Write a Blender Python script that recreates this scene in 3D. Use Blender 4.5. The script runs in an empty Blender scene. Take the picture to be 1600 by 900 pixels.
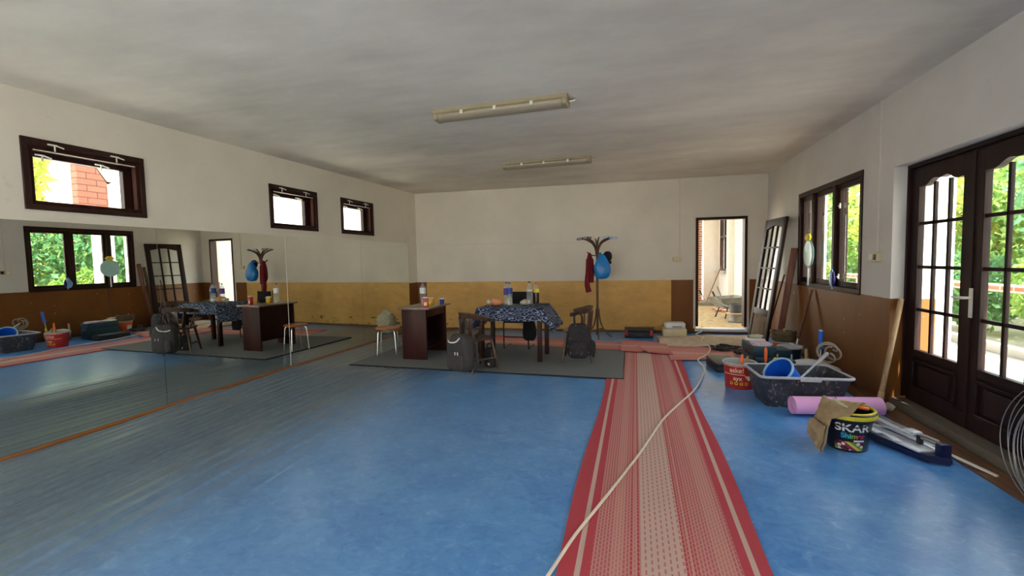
import bpy, bmesh, math, random
from mathutils import Matrix, Vector, Euler, noise as mnoise

C = bpy.context.scene.collection
scene = bpy.context.scene
rnd = random.Random(7)
PI = math.pi

# ------------------------------------------------------------------ camera, light, exposure
CAM_Z = 1.42
cd = bpy.data.cameras.new('camera')
cam = bpy.data.objects.new('camera', cd); C.objects.link(cam)
cd.sensor_width = 36; cd.lens = 704.77 / 1600 * 36; cd.clip_start = 0.05
th, p_, r_ = math.radians(15.35), 0.06047, -0.02002
fw = Vector((0, math.cos(p_), -math.sin(p_))); up = Vector((0, math.sin(p_), math.cos(p_))); rt = Vector((1, 0, 0))
RTv = rt * math.cos(r_) + up * math.sin(r_); UPv = up * math.cos(r_) - rt * math.sin(r_)
Rz = Matrix.Rotation(th, 3, 'Z')
RTv, UPv, fw = Rz @ RTv, Rz @ UPv, Rz @ fw
M = Matrix((RTv, UPv, -fw)).transposed().to_4x4(); M.translation = (0, 0, CAM_Z)
cam.matrix_world = M
scene.camera = cam

vs = scene.view_settings
scene.display_settings.display_device = 'sRGB'
vs.view_transform = 'Standard'; vs.look = 'None'; vs.gamma = 1.0; vs.use_curve_mapping = False
vs.exposure = 2.0
SKY_STRENGTH = 1.7
SUN_STRENGTH = 8.0
scene.cycles.use_denoising = True
scene.cycles.max_bounces = 14; scene.cycles.diffuse_bounces = 8; scene.cycles.glossy_bounces = 6
scene.cycles.transparent_max_bounces = 24; scene.cycles.sample_clamp_indirect = 12

w = bpy.data.worlds.new('sky'); scene.world = w; w.use_nodes = True
nt = w.node_tree; nt.nodes.clear()
wo = nt.nodes.new('ShaderNodeOutputWorld'); bg = nt.nodes.new('ShaderNodeBackground')
tc = nt.nodes.new('ShaderNodeTexCoord'); sx = nt.nodes.new('ShaderNodeSeparateXYZ'); cr = nt.nodes.new('ShaderNodeValToRGB')
cr.color_ramp.elements[0].position = 0.0; cr.color_ramp.elements[0].color = (1.0, .95, .86, 1)
cr.color_ramp.elements[1].position = 0.7; cr.color_ramp.elements[1].color = (.80, .90, 1.0, 1)
nt.links.new(tc.outputs['Generated'], sx.inputs[0]); nt.links.new(sx.outputs['Z'], cr.inputs[0])
nt.links.new(cr.outputs[0], bg.inputs[0]); bg.inputs[1].default_value = SKY_STRENGTH
nt.links.new(bg.outputs[0], wo.inputs[0])

sd = bpy.data.lights.new('sun', 'SUN'); sd.energy = SUN_STRENGTH; sd.angle = math.radians(1.0); sd.color = (1.0, .93, .8)
sun = bpy.data.objects.new('sun', sd); C.objects.link(sun)
sun.location = (12, -6, 12)
sun.rotation_euler = Vector((-0.13, 0.50, -0.86)).to_track_quat('-Z', 'Y').to_euler()

def portal(loc, rot, sx_, sy_):
    l = bpy.data.lights.new('portal', 'AREA'); l.shape = 'RECTANGLE'; l.size = sx_; l.size_y = sy_
    l.cycles.is_portal = True
    o = bpy.data.objects.new('portal', l); C.objects.link(o); o.location = loc; o.rotation_euler = rot
portal((2.70, 4.1, 1.15), (0, PI / 2, 0), 2.1, 1.7)
portal((2.70, -0.7, 1.2), (0, PI / 2, 0), 2.2, 2.6)
portal((2.70, 6.45, 1.65), (0, PI / 2, 0), 1.3, 1.9)
portal((-3.15, -3.35, 1.4), (-PI / 2, 0, 0), 3.1, 2.5)

# ------------------------------------------------------------------ materials
def srgb(r, g, b):
    f = lambda c: (c / 255 / 12.92) if c / 255 <= .04045 else ((c / 255 + .055) / 1.055) ** 2.4
    return (f(r), f(g), f(b), 1)

def mul(c, k): return (min(1, c[0] * k), min(1, c[1] * k), min(1, c[2] * k), 1)

class NT:
    def __init__(s, name):
        s.m = bpy.data.materials.new(name); s.m.use_nodes = True
        s.t = s.m.node_tree; s.b = s.t.nodes['Principled BSDF']; s.out = s.t.nodes['Material Output']
    def n(s, typ, **kw):
        x = s.t.nodes.new(typ)
        for k, v in kw.items(): setattr(x, k, v)
        return x
    def l(s, a, b): s.t.links.new(a, b)
    def pos(s):
        return s.n('ShaderNodeNewGeometry').outputs['Position']
    def obj(s):
        return s.n('ShaderNodeTexCoord').outputs['Object']
    def noise(s, vec, scale, detail=4, rough=.55, vscale=None, dist=0):
        if vscale:
            mp = s.n('ShaderNodeMapping'); mp.inputs['Scale'].default_value = vscale; s.l(vec, mp.inputs['Vector']); vec = mp.outputs[0]
        x = s.n('ShaderNodeTexNoise'); x.inputs['Scale'].default_value = scale; x.inputs['Detail'].default_value = detail
        x.inputs['Roughness'].default_value = rough; x.inputs['Distortion'].default_value = dist
        s.l(vec, x.inputs['Vector']); return x.outputs['Fac']
    def ramp(s, fac, stops, interp='LINEAR'):
        x = s.n('ShaderNodeValToRGB'); x.color_ramp.interpolation = interp
        e = x.color_ramp.elements
        while len(e) < len(stops): e.new(.5)
        for i, (p, c) in enumerate(stops):
            e[i].position = p; e[i].color = c if len(c) == 4 else (*c, 1)
        s.l(fac, x.inputs[0]); return x.outputs[0]
    def mix(s, f, a, b, mode='MIX'):
        x = s.n('ShaderNodeMix', data_type='RGBA', blend_type=mode)
        for sock, v in ((x.inputs[0], f), (x.inputs[6], a), (x.inputs[7], b)):
            if isinstance(v, (int, float)): sock.default_value = v
            elif isinstance(v, tuple): sock.default_value = v
            else: s.l(v, sock)
        return x.outputs[2]
    def math(s, op, a, b=0.0, c=None):
        x = s.n('ShaderNodeMath', operation=op)
        for i, v in enumerate((a, b, c)):
            if v is None: continue
            if isinstance(v, (int, float)): x.inputs[i].default_value = v
            else: s.l(v, x.inputs[i])
        return x.outputs[0]
    def sep(s, vec):
        x = s.n('ShaderNodeSeparateXYZ'); s.l(vec, x.inputs[0]); return x.outputs
    def bump(s, h, strength=.3, dist=.01):
        x = s.n('ShaderNodeBump'); x.inputs['Strength'].default_value = strength; x.inputs['Distance'].default_value = dist
        s.l(h, x.inputs['Height']); s.l(x.outputs[0], s.b.inputs['Normal'])
    def col(s, v):
        if isinstance(v, tuple): s.b.inputs['Base Color'].default_value = v
        else: s.l(v, s.b.inputs['Base Color'])
    def set(s, **kw):
        for k, v in kw.items(): s.b.inputs[k.replace('_', ' ')].default_value = v

def simple(name, c, rough=.5, metal=0, var=.25, scale=12, bump=0, vscale=None, coat=0):
    m = NT(name)
    f = m.noise(m.obj(), scale, 5, .6, vscale)
    m.col(m.ramp(f, [(.25, mul(c, 1 - var)), (.75, mul(c, 1 + var))]))
    m.set(Roughness=rough, Metallic=metal, Coat_Weight=coat)
    if bump: m.bump(f, bump, .01)
    return m.m

def wood(name, c1, c2, rough=.4, vs_=(1, 1, .08), scale=18, coat=0.0, spec=.4):
    m = NT(name); v = m.obj()
    f = m.noise(v, scale, 6, .6, vs_, .6)
    m.col(m.ramp(f, [(.3, c1), (.7, c2)])); m.set(Roughness=rough, Coat_Weight=coat, Coat_Roughness=.3, Specular_IOR_Level=spec)
    m.bump(f, .15, .004); return m.m

def glass_mat(name, tint=(1, 1, 1, 1), refl=1.0, dirt=0.0):
    m = NT(name); m.t.nodes.remove(m.b)
    tr = m.n('ShaderNodeBsdfTransparent'); tr.inputs[0].default_value = tint
    gl = m.n('ShaderNodeBsdfGlossy'); gl.inputs['Roughness'].default_value = .02
    fr = m.n('ShaderNodeFresnel'); fr.inputs[0].default_value = 1.45
    ge = m.n('ShaderNodeNewGeometry')
    f = m.math('MULTIPLY', m.math('MULTIPLY', fr.outputs[0], refl), m.math('SUBTRACT', 1.0, ge.outputs['Backfacing']))
    mx = m.n('ShaderNodeMixShader'); m.l(f, mx.inputs[0]); m.l(tr.outputs[0], mx.inputs[1]); m.l(gl.outputs[0], mx.inputs[2])
    res = mx.outputs[0]
    if dirt:
        df = m.n('ShaderNodeBsdfDiffuse'); df.inputs[0].default_value = (.8, .8, .76, 1)
        d = m.math('MULTIPLY', m.noise(m.obj(), 9, 5), dirt)
        m2 = m.n('ShaderNodeMixShader'); m.l(d, m2.inputs[0]); m.l(res, m2.inputs[1]); m.l(df.outputs[0], m2.inputs[2]); res = m2.outputs[0]
    m.l(res, m.out.inputs[0]); return m.m

WHITE_W = (.74, .69, .605, 1); BROWN_W = srgb(124, 78, 38); YELLOW_W = srgb(218, 172, 98)
def wall_paint(name, band=True, yellow=None, base=WHITE_W):
    m = NT(name); P = m.pos(); x, y, z = m.sep(P)
    n1 = m.noise(P, 1.3, 6, .6); n2 = m.noise(P, 9, 5, .65)
    wcol = m.ramp(n1, [(.25, mul(base, .9)), (.75, mul(base, 1.06))])
    wcol = m.mix(m.math('MULTIPLY', m.math('LESS_THAN', n2, .33), .18), wcol, mul(base, .6))
    if band:
        n3 = m.noise(P, 2.2, 6, .6, (1, 1, .35))
        bcol = m.ramp(n3, [(.25, mul(BROWN_W, .78)), (.75, mul(BROWN_W, 1.15))])
        chips = m.math('GREATER_THAN', m.noise(P, 14, 3, .5, (1, .6, 1.3)), .735)
        bcol = m.mix(chips, bcol, mul(WHITE_W, .6))
        if yellow:
            n4 = m.noise(P, 4, 6, .65, (1, 1, 2.2))
            ycol = m.ramp(n4, [(.25, mul(YELLOW_W, .8)), (.7, mul(YELLOW_W, 1.1))])
            streak = m.noise(P, 3, 4, .6, (.6, 1, 6))
            ycol = m.mix(m.math('MULTIPLY', streak, .25), ycol, srgb(196, 160, 100))
            low = m.math('MULTIPLY', m.math('LESS_THAN', z, .22), m.math('GREATER_THAN', m.noise(P, 11, 4, .6, (.5, 1, 1.5)), .62))
            ycol = m.mix(low, ycol, srgb(86, 66, 40))
            iny = m.math('MULTIPLY', m.math('GREATER_THAN', x, yellow[0]), m.math('LESS_THAN', x, yellow[1]))
            bcol = m.mix(iny, bcol, ycol)
        edge = m.math('MULTIPLY', m.math('SUBTRACT', n2, .5), .012)
        lo = m.math('LESS_THAN', m.math('ADD', z, edge), 1.0)
        m.col(m.mix(lo, wcol, bcol))
        rg = m.n('ShaderNodeMapRange'); rg.inputs[3].default_value = .75; rg.inputs[4].default_value = .42
        m.l(lo, rg.inputs[0]); m.l(rg.outputs[0], m.b.inputs['Roughness'])
    else:
        m.col(wcol); m.set(Roughness=.8)
    m.set(Specular_IOR_Level=.28); m.bump(m.noise(P, 22, 6, .6), .12, .01)
    return m.m

def ceiling_mat():
    m = NT('ceiling_paint'); P = m.pos()
    n1 = m.noise(P, .9, 6, .62, (.55, 1.0, 1)); n2 = m.noise(P, 3.0, 6, .6, (.35, 1.0, 1))
    c = m.ramp(n1, [(.30, (.58, .535, .46, 1)), (.66, (.88, .82, .71, 1))])
    c = m.mix(m.math('MULTIPLY', n2, .22), c, (.60, .56, .50, 1))
    m.col(c); m.set(Roughness=.85); m.bump(m.noise(P, 2.0, 2.5, .45, (.3, 1, 1)), .35, .09); return m.m

def lino_mat():
    m = NT('blue_linoleum'); P = m.pos(); x, y, z = m.sep(P)
    n1 = m.noise(P, 2.6, 7, .62, None, .8); n2 = m.noise(P, 11, 6, .7, (1, 1.3, 1), 1.2); n3 = m.noise(P, .8, 3)
    c = m.ramp(n2, [(.30, srgb(50, 118, 200)), (.47, srgb(84, 152, 222)), (.58, srgb(100, 166, 230)), (.70, srgb(164, 204, 240))])
    c2 = m.ramp(n1, [(.34, srgb(60, 126, 208)), (.66, srgb(116, 174, 232))])
    c = m.mix(.5, c, c2)
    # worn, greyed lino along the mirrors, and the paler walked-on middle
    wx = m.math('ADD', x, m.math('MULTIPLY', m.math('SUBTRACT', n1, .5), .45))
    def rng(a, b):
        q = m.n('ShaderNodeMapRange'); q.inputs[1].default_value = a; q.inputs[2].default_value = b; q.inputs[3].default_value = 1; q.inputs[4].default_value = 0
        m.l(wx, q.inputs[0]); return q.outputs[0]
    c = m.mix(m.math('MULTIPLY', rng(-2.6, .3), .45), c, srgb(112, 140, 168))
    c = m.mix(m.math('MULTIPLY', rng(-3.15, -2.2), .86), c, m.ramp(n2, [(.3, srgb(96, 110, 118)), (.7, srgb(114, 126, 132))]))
    spec = m.math('GREATER_THAN', m.noise(P, 9, 2, .5), .78)
    c = m.mix(m.math('MULTIPLY', spec, .5), c, srgb(36, 60, 92))
    m.col(c)
    rr = m.n('ShaderNodeMapRange'); rr.inputs[3].default_value = .26; rr.inputs[4].default_value = .31; m.l(n1, rr.inputs[0])
    m.l(rr.outputs[0], m.b.inputs['Roughness']); m.set(Specular_IOR_Level=.5)
    m.bump(m.noise(P, 14, 4), .10, .004)
    return m.m

def runner_mat(name, axis, a, b, fade=0.0):
    """red woven runner, stripes along its length; axis = across axis index, a..b its width"""
    m = NT(name); P = m.obj(); xyz = m.sep(P)
    t = m.math('DIVIDE', m.math('SUBTRACT', xyz[axis], a), b - a)
    u = xyz[1 - axis]
    R = srgb(188, 58, 76); CR = srgb(208, 178, 168); PK = srgb(192, 96, 104); PK2 = srgb(198, 122, 120)
    st = [(0, R), (.075, CR), (.105, R), (.15, PK), (.24, PK2), (.30, PK), (.335, R), (.35, PK2), (.37, R), (.39, CR),
          (.60, R), (.625, PK2), (.64, R), (.66, PK), (.75, PK2), (.83, PK), (.86, R), (.905, CR), (.93, R)]
    c = m.ramp(t, st, 'CONSTANT')
    # woven dashes
    mp = m.n('ShaderNodeCombineXYZ'); m.l(xyz[axis], mp.inputs[1]); m.l(u, mp.inputs[0])
    br = m.n('ShaderNodeTexBrick'); br.offset = .5
    br.inputs['Scale'].default_value = 1; br.inputs['Brick Width'].default_value = .034; br.inputs['Row Height'].default_value = .0165
    br.inputs['Mortar Size'].default_value = .0035; br.inputs['Mortar Smooth'].default_value = .3
    m.l(mp.outputs[0], br.inputs['Vector'])
    mid = m.math('MULTIPLY', m.math('GREATER_THAN', t, .39), m.math('LESS_THAN', t, .60))
    side = m.math('MULTIPLY', m.math('SUBTRACT', 1.0, mid), m.math('MULTIPLY', m.math('GREATER_THAN', t, .15), m.math('LESS_THAN', t, .86)))
    c = m.mix(m.math('MULTIPLY', side, m.math('MULTIPLY', br.outputs['Fac'], .5)), c, srgb(212, 184, 168))
    mp2 = m.n('ShaderNodeCombineXYZ'); m.l(xyz[axis], mp2.inputs[1]); m.l(u, mp2.inputs[0])
    b2 = m.n('ShaderNodeTexBrick'); b2.offset = .5
    b2.inputs['Brick Width'].default_value = .05; b2.inputs['Row Height'].default_value = .028; b2.inputs['Mortar Size'].default_value = .0105; b2.inputs['Mortar Smooth'].default_value = .2
    b2.inputs['Scale'].default_value = 1
    m.l(mp2.outputs[0], b2.inputs['Vector'])
    dash = m.math('MULTIPLY', mid, m.math('LESS_THAN', b2.outputs['Fac'], .2))
    c = m.mix(m.math('MULTIPLY', dash, .75), c, srgb(186, 92, 88))
    c = m.mix(m.math('MULTIPLY', m.noise(P, 2.2, 5), .22), c, srgb(150, 120, 110))
    if fade: c = m.mix(fade, c, srgb(224, 150, 138))
    m.col(c); m.set(Roughness=.95)
    m.bump(br.outputs['Fac'], .3, .004); return m.m

def leaf_mat(name, c1, c2, c3):
    m = NT(name); m.t.nodes.remove(m.b)
    f = m.noise(m.pos(), 4.5, 3, .7)
    c = m.ramp(f, [(.3, c1), (.52, c2), (.72, c3)])
    d = m.n('ShaderNodeBsdfDiffuse'); t = m.n('ShaderNodeBsdfTranslucent'); m.l(c, d.inputs[0]); m.l(m.mix(.35, c, srgb(200, 210, 60)), t.inputs[0])
    mx = m.n('ShaderNodeMixShader'); mx.inputs[0].default_value = .45
    m.l(d.outputs[0], mx.inputs[1]); m.l(t.outputs[0], mx.inputs[2]); m.l(mx.outputs[0], m.out.inputs[0]); return m.m

def stripes_tex_cloth():
    m = NT('table_cloth_print'); P = m.obj()
    v = m.n('ShaderNodeTexVoronoi'); v.inputs['Scale'].default_value = 10; v.distance = 'MANHATTAN'; m.l(P, v.inputs['Vector'])
    wv = m.n('ShaderNodeTexWave', wave_type='RINGS'); wv.inputs['Scale'].default_value = 4.2; wv.inputs['Distortion'].default_value = 6; wv.inputs['Detail'].default_value = 3
    m.l(P, wv.inputs['Vector'])
    f = m.math('FRACT', m.math('ADD', m.math('MULTIPLY', v.outputs['Distance'], 1.5), m.math('MULTIPLY', wv.outputs['Fac'], 1.1)))
    c = m.ramp(f, [(0, srgb(22, 26, 44)), (.34, srgb(44, 66, 108)), (.52, srgb(24, 28, 46)), (.62, srgb(112, 136, 172)), (.78, srgb(176, 178, 196)), (.90, srgb(34, 38, 56))], 'CONSTANT')
    m.col(c); m.set(Roughness=.85); return m.m

def camo_mat(name, a, b, c_):
    m = NT(name); f = m.noise(m.obj(), 14, 5, .65, None, 1.0)
    m.col(m.ramp(f, [(.32, a), (.46, b), (.58, a), (.68, c_)])); m.set(Roughness=.8); m.bump(m.noise(m.obj(), 60, 3), .2, .004); return m.m

MT = {}
MT['wall_l'] = wall_paint('left_wall_paint', True, None)
MT['wall_b'] = wall_paint('back_wall_paint', True, (-4.29, .645))
MT['wall_r'] = wall_paint('right_wall_paint', True, None, (.66, .635, .60, 1))
MT['wall_plain'] = wall_paint('plain_white_paint', False)
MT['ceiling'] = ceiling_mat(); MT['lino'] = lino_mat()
MT['darkwood'] = wood('dark_stained_wood', srgb(34, 19, 17), srgb(58, 32, 27), .45, (1, 1, .1), 16, 0, .22)
MT['lining'] = wood('dull_dark_lining', srgb(40, 24, 20), srgb(62, 36, 30), .8, (1, 1, .1), 14, 0, .05)
MT['doorwood'] = wood('dark_door_wood', srgb(28, 16, 16), srgb(46, 28, 26), .5, (1, 1, .1), 14, 0, .2)
MT['deskwood'] = wood('mahogany_veneer', srgb(42, 19, 17), srgb(66, 32, 27), .42, (1, 1, .12), 10, 0, .2)
MT['desktop'] = wood('desk_top_veneer', srgb(112, 84, 72), srgb(142, 110, 96), .22, (1, .12, 1), 12, .5)
MT['chairwood'] = wood('worn_dark_chair_wood', srgb(38, 26, 20), srgb(92, 62, 42), .35, (1, 1, .25), 22, .4)
MT['oldwood'] = wood('old_weathered_wood', srgb(84, 66, 52), srgb(140, 116, 92), .8, (1, 1, .1), 22)
MT['palewood'] = wood('pale_raw_wood', srgb(168, 138, 98), srgb(206, 178, 134), .7, (1, 1, .1), 22)
MT['handlewood'] = wood('grey_handle_wood', srgb(140, 112, 82), srgb(180, 150, 114), .65, (1, 1, .15), 20)
MT['redwood'] = wood('reddish_pole_wood', srgb(82, 40, 26), srgb(120, 64, 40), .5, (1, 1, .15), 20)
MT['trimwood'] = wood('orange_brown_trim', srgb(122, 70, 30), srgb(160, 98, 46), .45, (1, .1, 1), 16)
MT['rackwood'] = wood('bentwood_brown', srgb(58, 34, 24), srgb(98, 60, 40), .35, (1, 1, .2), 18, .3)
MT['stoolwood'] = wood('orange_seat_wood', srgb(166, 88, 44), srgb(198, 116, 62), .35, (1, .2, 1), 14, .3)
MT['chrome'] = simple('chrome', (.75, .75, .74, 1), .18, 1, .05)
MT['steel'] = simple('scuffed_steel', (.55, .56, .58, 1), .35, 1, .2)
MT['white_metal'] = simple('white_enamel_metal', srgb(224, 220, 208), .35, 0, .06)
MT['black_plastic'] = simple('black_plastic', srgb(30, 30, 33), .45, 0, .2)
MT['dark_grey'] = simple('dark_grey_plastic', srgb(58, 62, 68), .5, 0, .2)
MT['red_plastic'] = simple('red_plastic', srgb(176, 34, 34), .4, 0, .15)
MT['dusty'] = simple('mortar_dusted_metal', srgb(142, 134, 120), .6, 0, .25)
MT['navy'] = simple('navy_painted_metal', srgb(26, 32, 74), .35, 0, .2)
MT['mat'] = simple('charcoal_mat', srgb(112, 117, 121), .95, 0, .25, 60, .3)
MT['mat_edge'] = simple('black_binding', srgb(26, 28, 32), .8, 0, .2)
MT['mirror'] = NT('mirror_silver'); MT['mirror'].col((.80, .83, .77, 1)); MT['mirror'].set(Metallic=1.0, Roughness=.0)
_m = MT['mirror']; _m.bump(_m.noise(_m.pos(), .8, 2), .010, .02); MT['mirror'] = _m.m
MT['glass'] = glass_mat('window_glass', (.96, .98, .96, 1), 1.0, .05)
MT['bottle'] = glass_mat('clear_bottle_plastic', (.84, .90, .94, 1), 1.6, .35)
MT['cola'] = simple('cola', srgb(44, 14, 10), .1, 0, .1)
MT['jar_glass'] = simple('mustard_jar_glass', srgb(214, 166, 36), .15, 0, .2)
MT['blue_bag'] = simple('blue_bag_plastic', srgb(14, 122, 200), .35, 0, .25, 6, .3)
MT['maroon'] = simple('maroon_knit', srgb(112, 18, 32), .9, 0, .3, 30, .4)
MT['black_cloth'] = simple('black_cloth', srgb(26, 26, 30), .9, 0, .3, 20, .3)
MT['grey_bag'] = simple('grey_backpack_fabric', srgb(62, 58, 58), .8, 0, .25, 16, .3)
MT['camo'] = camo_mat('camo_print', srgb(20, 18, 23), srgb(44, 40, 46), srgb(112, 106, 130))
MT['camo_dark'] = camo_mat('dark_mottled_print', srgb(36, 34, 34), srgb(58, 54, 54), srgb(90, 86, 80))
MT['cloth'] = stripes_tex_cloth()
MT['tan'] = simple('tan_canvas', srgb(156, 134, 102), .9, 0, .3, 14, .4)
MT['sack'] = simple('pale_sack_cloth', srgb(198, 190, 166), .9, 0, .2, 14, .4)
MT['pink'] = simple('pink_foam', srgb(226, 164, 214), .8, 0, .06, 8)
m_ = NT('mortar_stained_tub'); P_ = m_.obj()
a_ = m_.ramp(m_.noise(P_, 9, 6, .7), [(.35, srgb(38, 40, 50)), (.7, srgb(66, 68, 78))])
b_ = m_.math('GREATER_THAN', m_.noise(P_, 17, 5, .7, (1, 1, .7), 1.5), .59)
m_.col(m_.mix(m_.math('MULTIPLY', b_, .7), a_, srgb(142, 140, 132))); m_.set(Roughness=.6); MT['tub'] = m_.m
MT['tub_rim'] = simple('dusty_tub_rim', srgb(176, 178, 186), .6, 0, .2, 20)
MT['red_bucket'] = simple('red_bucket_plastic', srgb(184, 40, 34), .45, 0, .25, 8)
MT['bucket_in'] = simple('cement_smeared_lining', srgb(176, 180, 174), .7, 0, .2, 9)
MT['cream_print'] = simple('cream_print', srgb(236, 214, 180), .6, 0, .12, 30)
MT['blue_bucket'] = simple('blue_bucket_plastic', srgb(24, 100, 216), .35, 0, .12, 8)
MT['blue_rim'] = simple('pale_blue_rim', srgb(150, 192, 232), .4, 0, .12, 8)
MT['orange'] = simple('orange_handle_plastic', srgb(242, 110, 52), .45, 0, .12)
MT['yellow'] = simple('yellow_plastic', srgb(232, 210, 40), .45, 0, .12)
MT['yellow_rim'] = simple('paint_smeared_rim', srgb(206, 196, 44), .45, 0, .35, 20)
MT['skar'] = simple('black_paint_tub', srgb(20, 20, 26), .3, 0, .2)
MT['white_plastic'] = simple('white_plastic', srgb(222, 222, 224), .4, 0, .06)
MT['ivory'] = simple('ivory_plastic', srgb(214, 202, 164), .45, 0, .08)
MT['lampwhite'] = simple('yellowed_lamp_body', srgb(158, 146, 116), .5, 0, .1)
MT['diffuser'] = simple('ribbed_lamp_diffuser', srgb(150, 140, 120), .35, 0, .08, 30)
MT['cord'] = simple('cream_cord', srgb(236, 226, 208), .5, 0, .08)
MT['dirtylino'] = simple('torn_beige_sheet', srgb(200, 182, 160), .85, 0, .25, 9, .4)
MT['terrazzo'] = simple('speckled_terrazzo', srgb(106, 100, 88), .6, 0, .35, 90)
MT['floorwood'] = wood('brown_floor_strip', srgb(90, 58, 38), srgb(124, 84, 56), .6, (1, .1, 1), 18)
MT['conduit'] = simple('painted_conduit', (.64, .61, .56, 1), .7, 0, .05)
MT['outwall'] = simple('white_render', (.80, .79, .76, 1), .9, 0, .05, 6)
MT['taupe'] = simple('taupe_render', srgb(176, 160, 142), .9, 0, .08, 6)
MT['concrete'] = simple('porch_concrete', (.36, .34, .31, 1), .9, 0, .2, 4)
MT['bounce_paving'] = simple('pale_bounce_paving', (.60, .57, .52, 1), .9, 0, .1, 2)
MT['earth'] = simple('garden_earth', (.46, .42, .31, 1), .95, 0, .3, 2)
MT['bark'] = wood('bark', srgb(70, 56, 46), srgb(104, 86, 70), .9)
MT['leaf1'] = leaf_mat('leaf_green', srgb(70, 112, 62), srgb(120, 158, 92), srgb(180, 198, 120))
MT['leaf2'] = leaf_mat('leaf_deep_green', srgb(52, 98, 66), srgb(94, 146, 110), srgb(150, 186, 138))
MT['leaf3'] = leaf_mat('leaf_yellow_green', srgb(110, 134, 70), srgb(178, 184, 98), srgb(222, 190, 124))
MT['dirtfloor'] = simple('dusty_dirt_floor', srgb(160, 138, 98), .95, 0, .55, 9, .8)
MT['barrow'] = simple('galvanised_barrow', srgb(128, 130, 126), .55, .3, .3, 10)
def brick_mat(name, c1, c2, mortar, bw, bh):
    m = NT(name); br = m.n('ShaderNodeTexBrick'); mp = m.n('ShaderNodeCombineXYZ')
    x, y, z = m.sep(m.obj()); m.l(m.math('ADD', x, y), mp.inputs[0]); m.l(z, mp.inputs[1]); m.l(mp.outputs[0], br.inputs['Vector'])
    br.inputs['Scale'].default_value = 1; br.inputs['Brick Width'].default_value = bw; br.inputs['Row Height'].default_value = bh
    br.inputs['Mortar Size'].default_value = .012; br.inputs['Color1'].default_value = c1; br.inputs['Color2'].default_value = c2; br.inputs['Mortar'].default_value = mortar
    m.col(br.outputs['Color']); m.set(Roughness=.9); return m.m
MT['brick'] = brick_mat('brick', srgb(158, 92, 68), srgb(180, 112, 84), srgb(190, 176, 160), .24, .075)
MT['rooftile'] = brick_mat('roof_tile', srgb(112, 62, 46), srgb(122, 70, 54), srgb(70, 36, 28), .42, .15)
MT['disc'] = simple('pale_cyan_glass', srgb(176, 226, 226), .15, 0, .08)
MT['blue_orn'] = simple('sky_blue_glass', srgb(120, 180, 232), .15, 0, .1)
MT['purple'] = simple('dark_violet_glass', srgb(44, 36, 110), .2, 0, .1)
MT['teal'] = simple('teal_plastic', srgb(34, 66, 82), .45, 0, .2)
MT['papers'] = camo_mat('printed_papers', srgb(214, 212, 216), srgb(190, 150, 170), srgb(60, 64, 72))
MT['bread'] = simple('bread_in_bag', srgb(206, 138, 96), .35, 0, .3, 18, .3)
MT['clear_bag'] = simple('crumpled_clear_bag', srgb(196, 186, 170), .25, 0, .25, 14, .5)
MT['hose'] = simple('brown_hose', srgb(110, 94, 72), .55, 0, .25)
MT['white_label'] = simple('white_label', srgb(230, 230, 232), .5, 0, .05)
MT['blue_label'] = simple('blue_label', srgb(44, 62, 150), .5, 0, .35, 30)
MT['purple_label'] = simple('violet_label', srgb(94, 50, 140), .5, 0, .35, 30)
MT['yellow_label'] = simple('yellow_label', srgb(236, 200, 40), .5, 0, .15, 30)
MT['wire'] = simple('galvanised_wire', (.42, .42, .44, 1), .4, .8, .2)
MT['aluminium'] = simple('brushed_aluminium', (.70, .73, .80, 1), .35, .35, .1)

# ------------------------------------------------------------------ mesh helpers
def rot3(r): return Euler(r).to_matrix().to_4x4()

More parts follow.
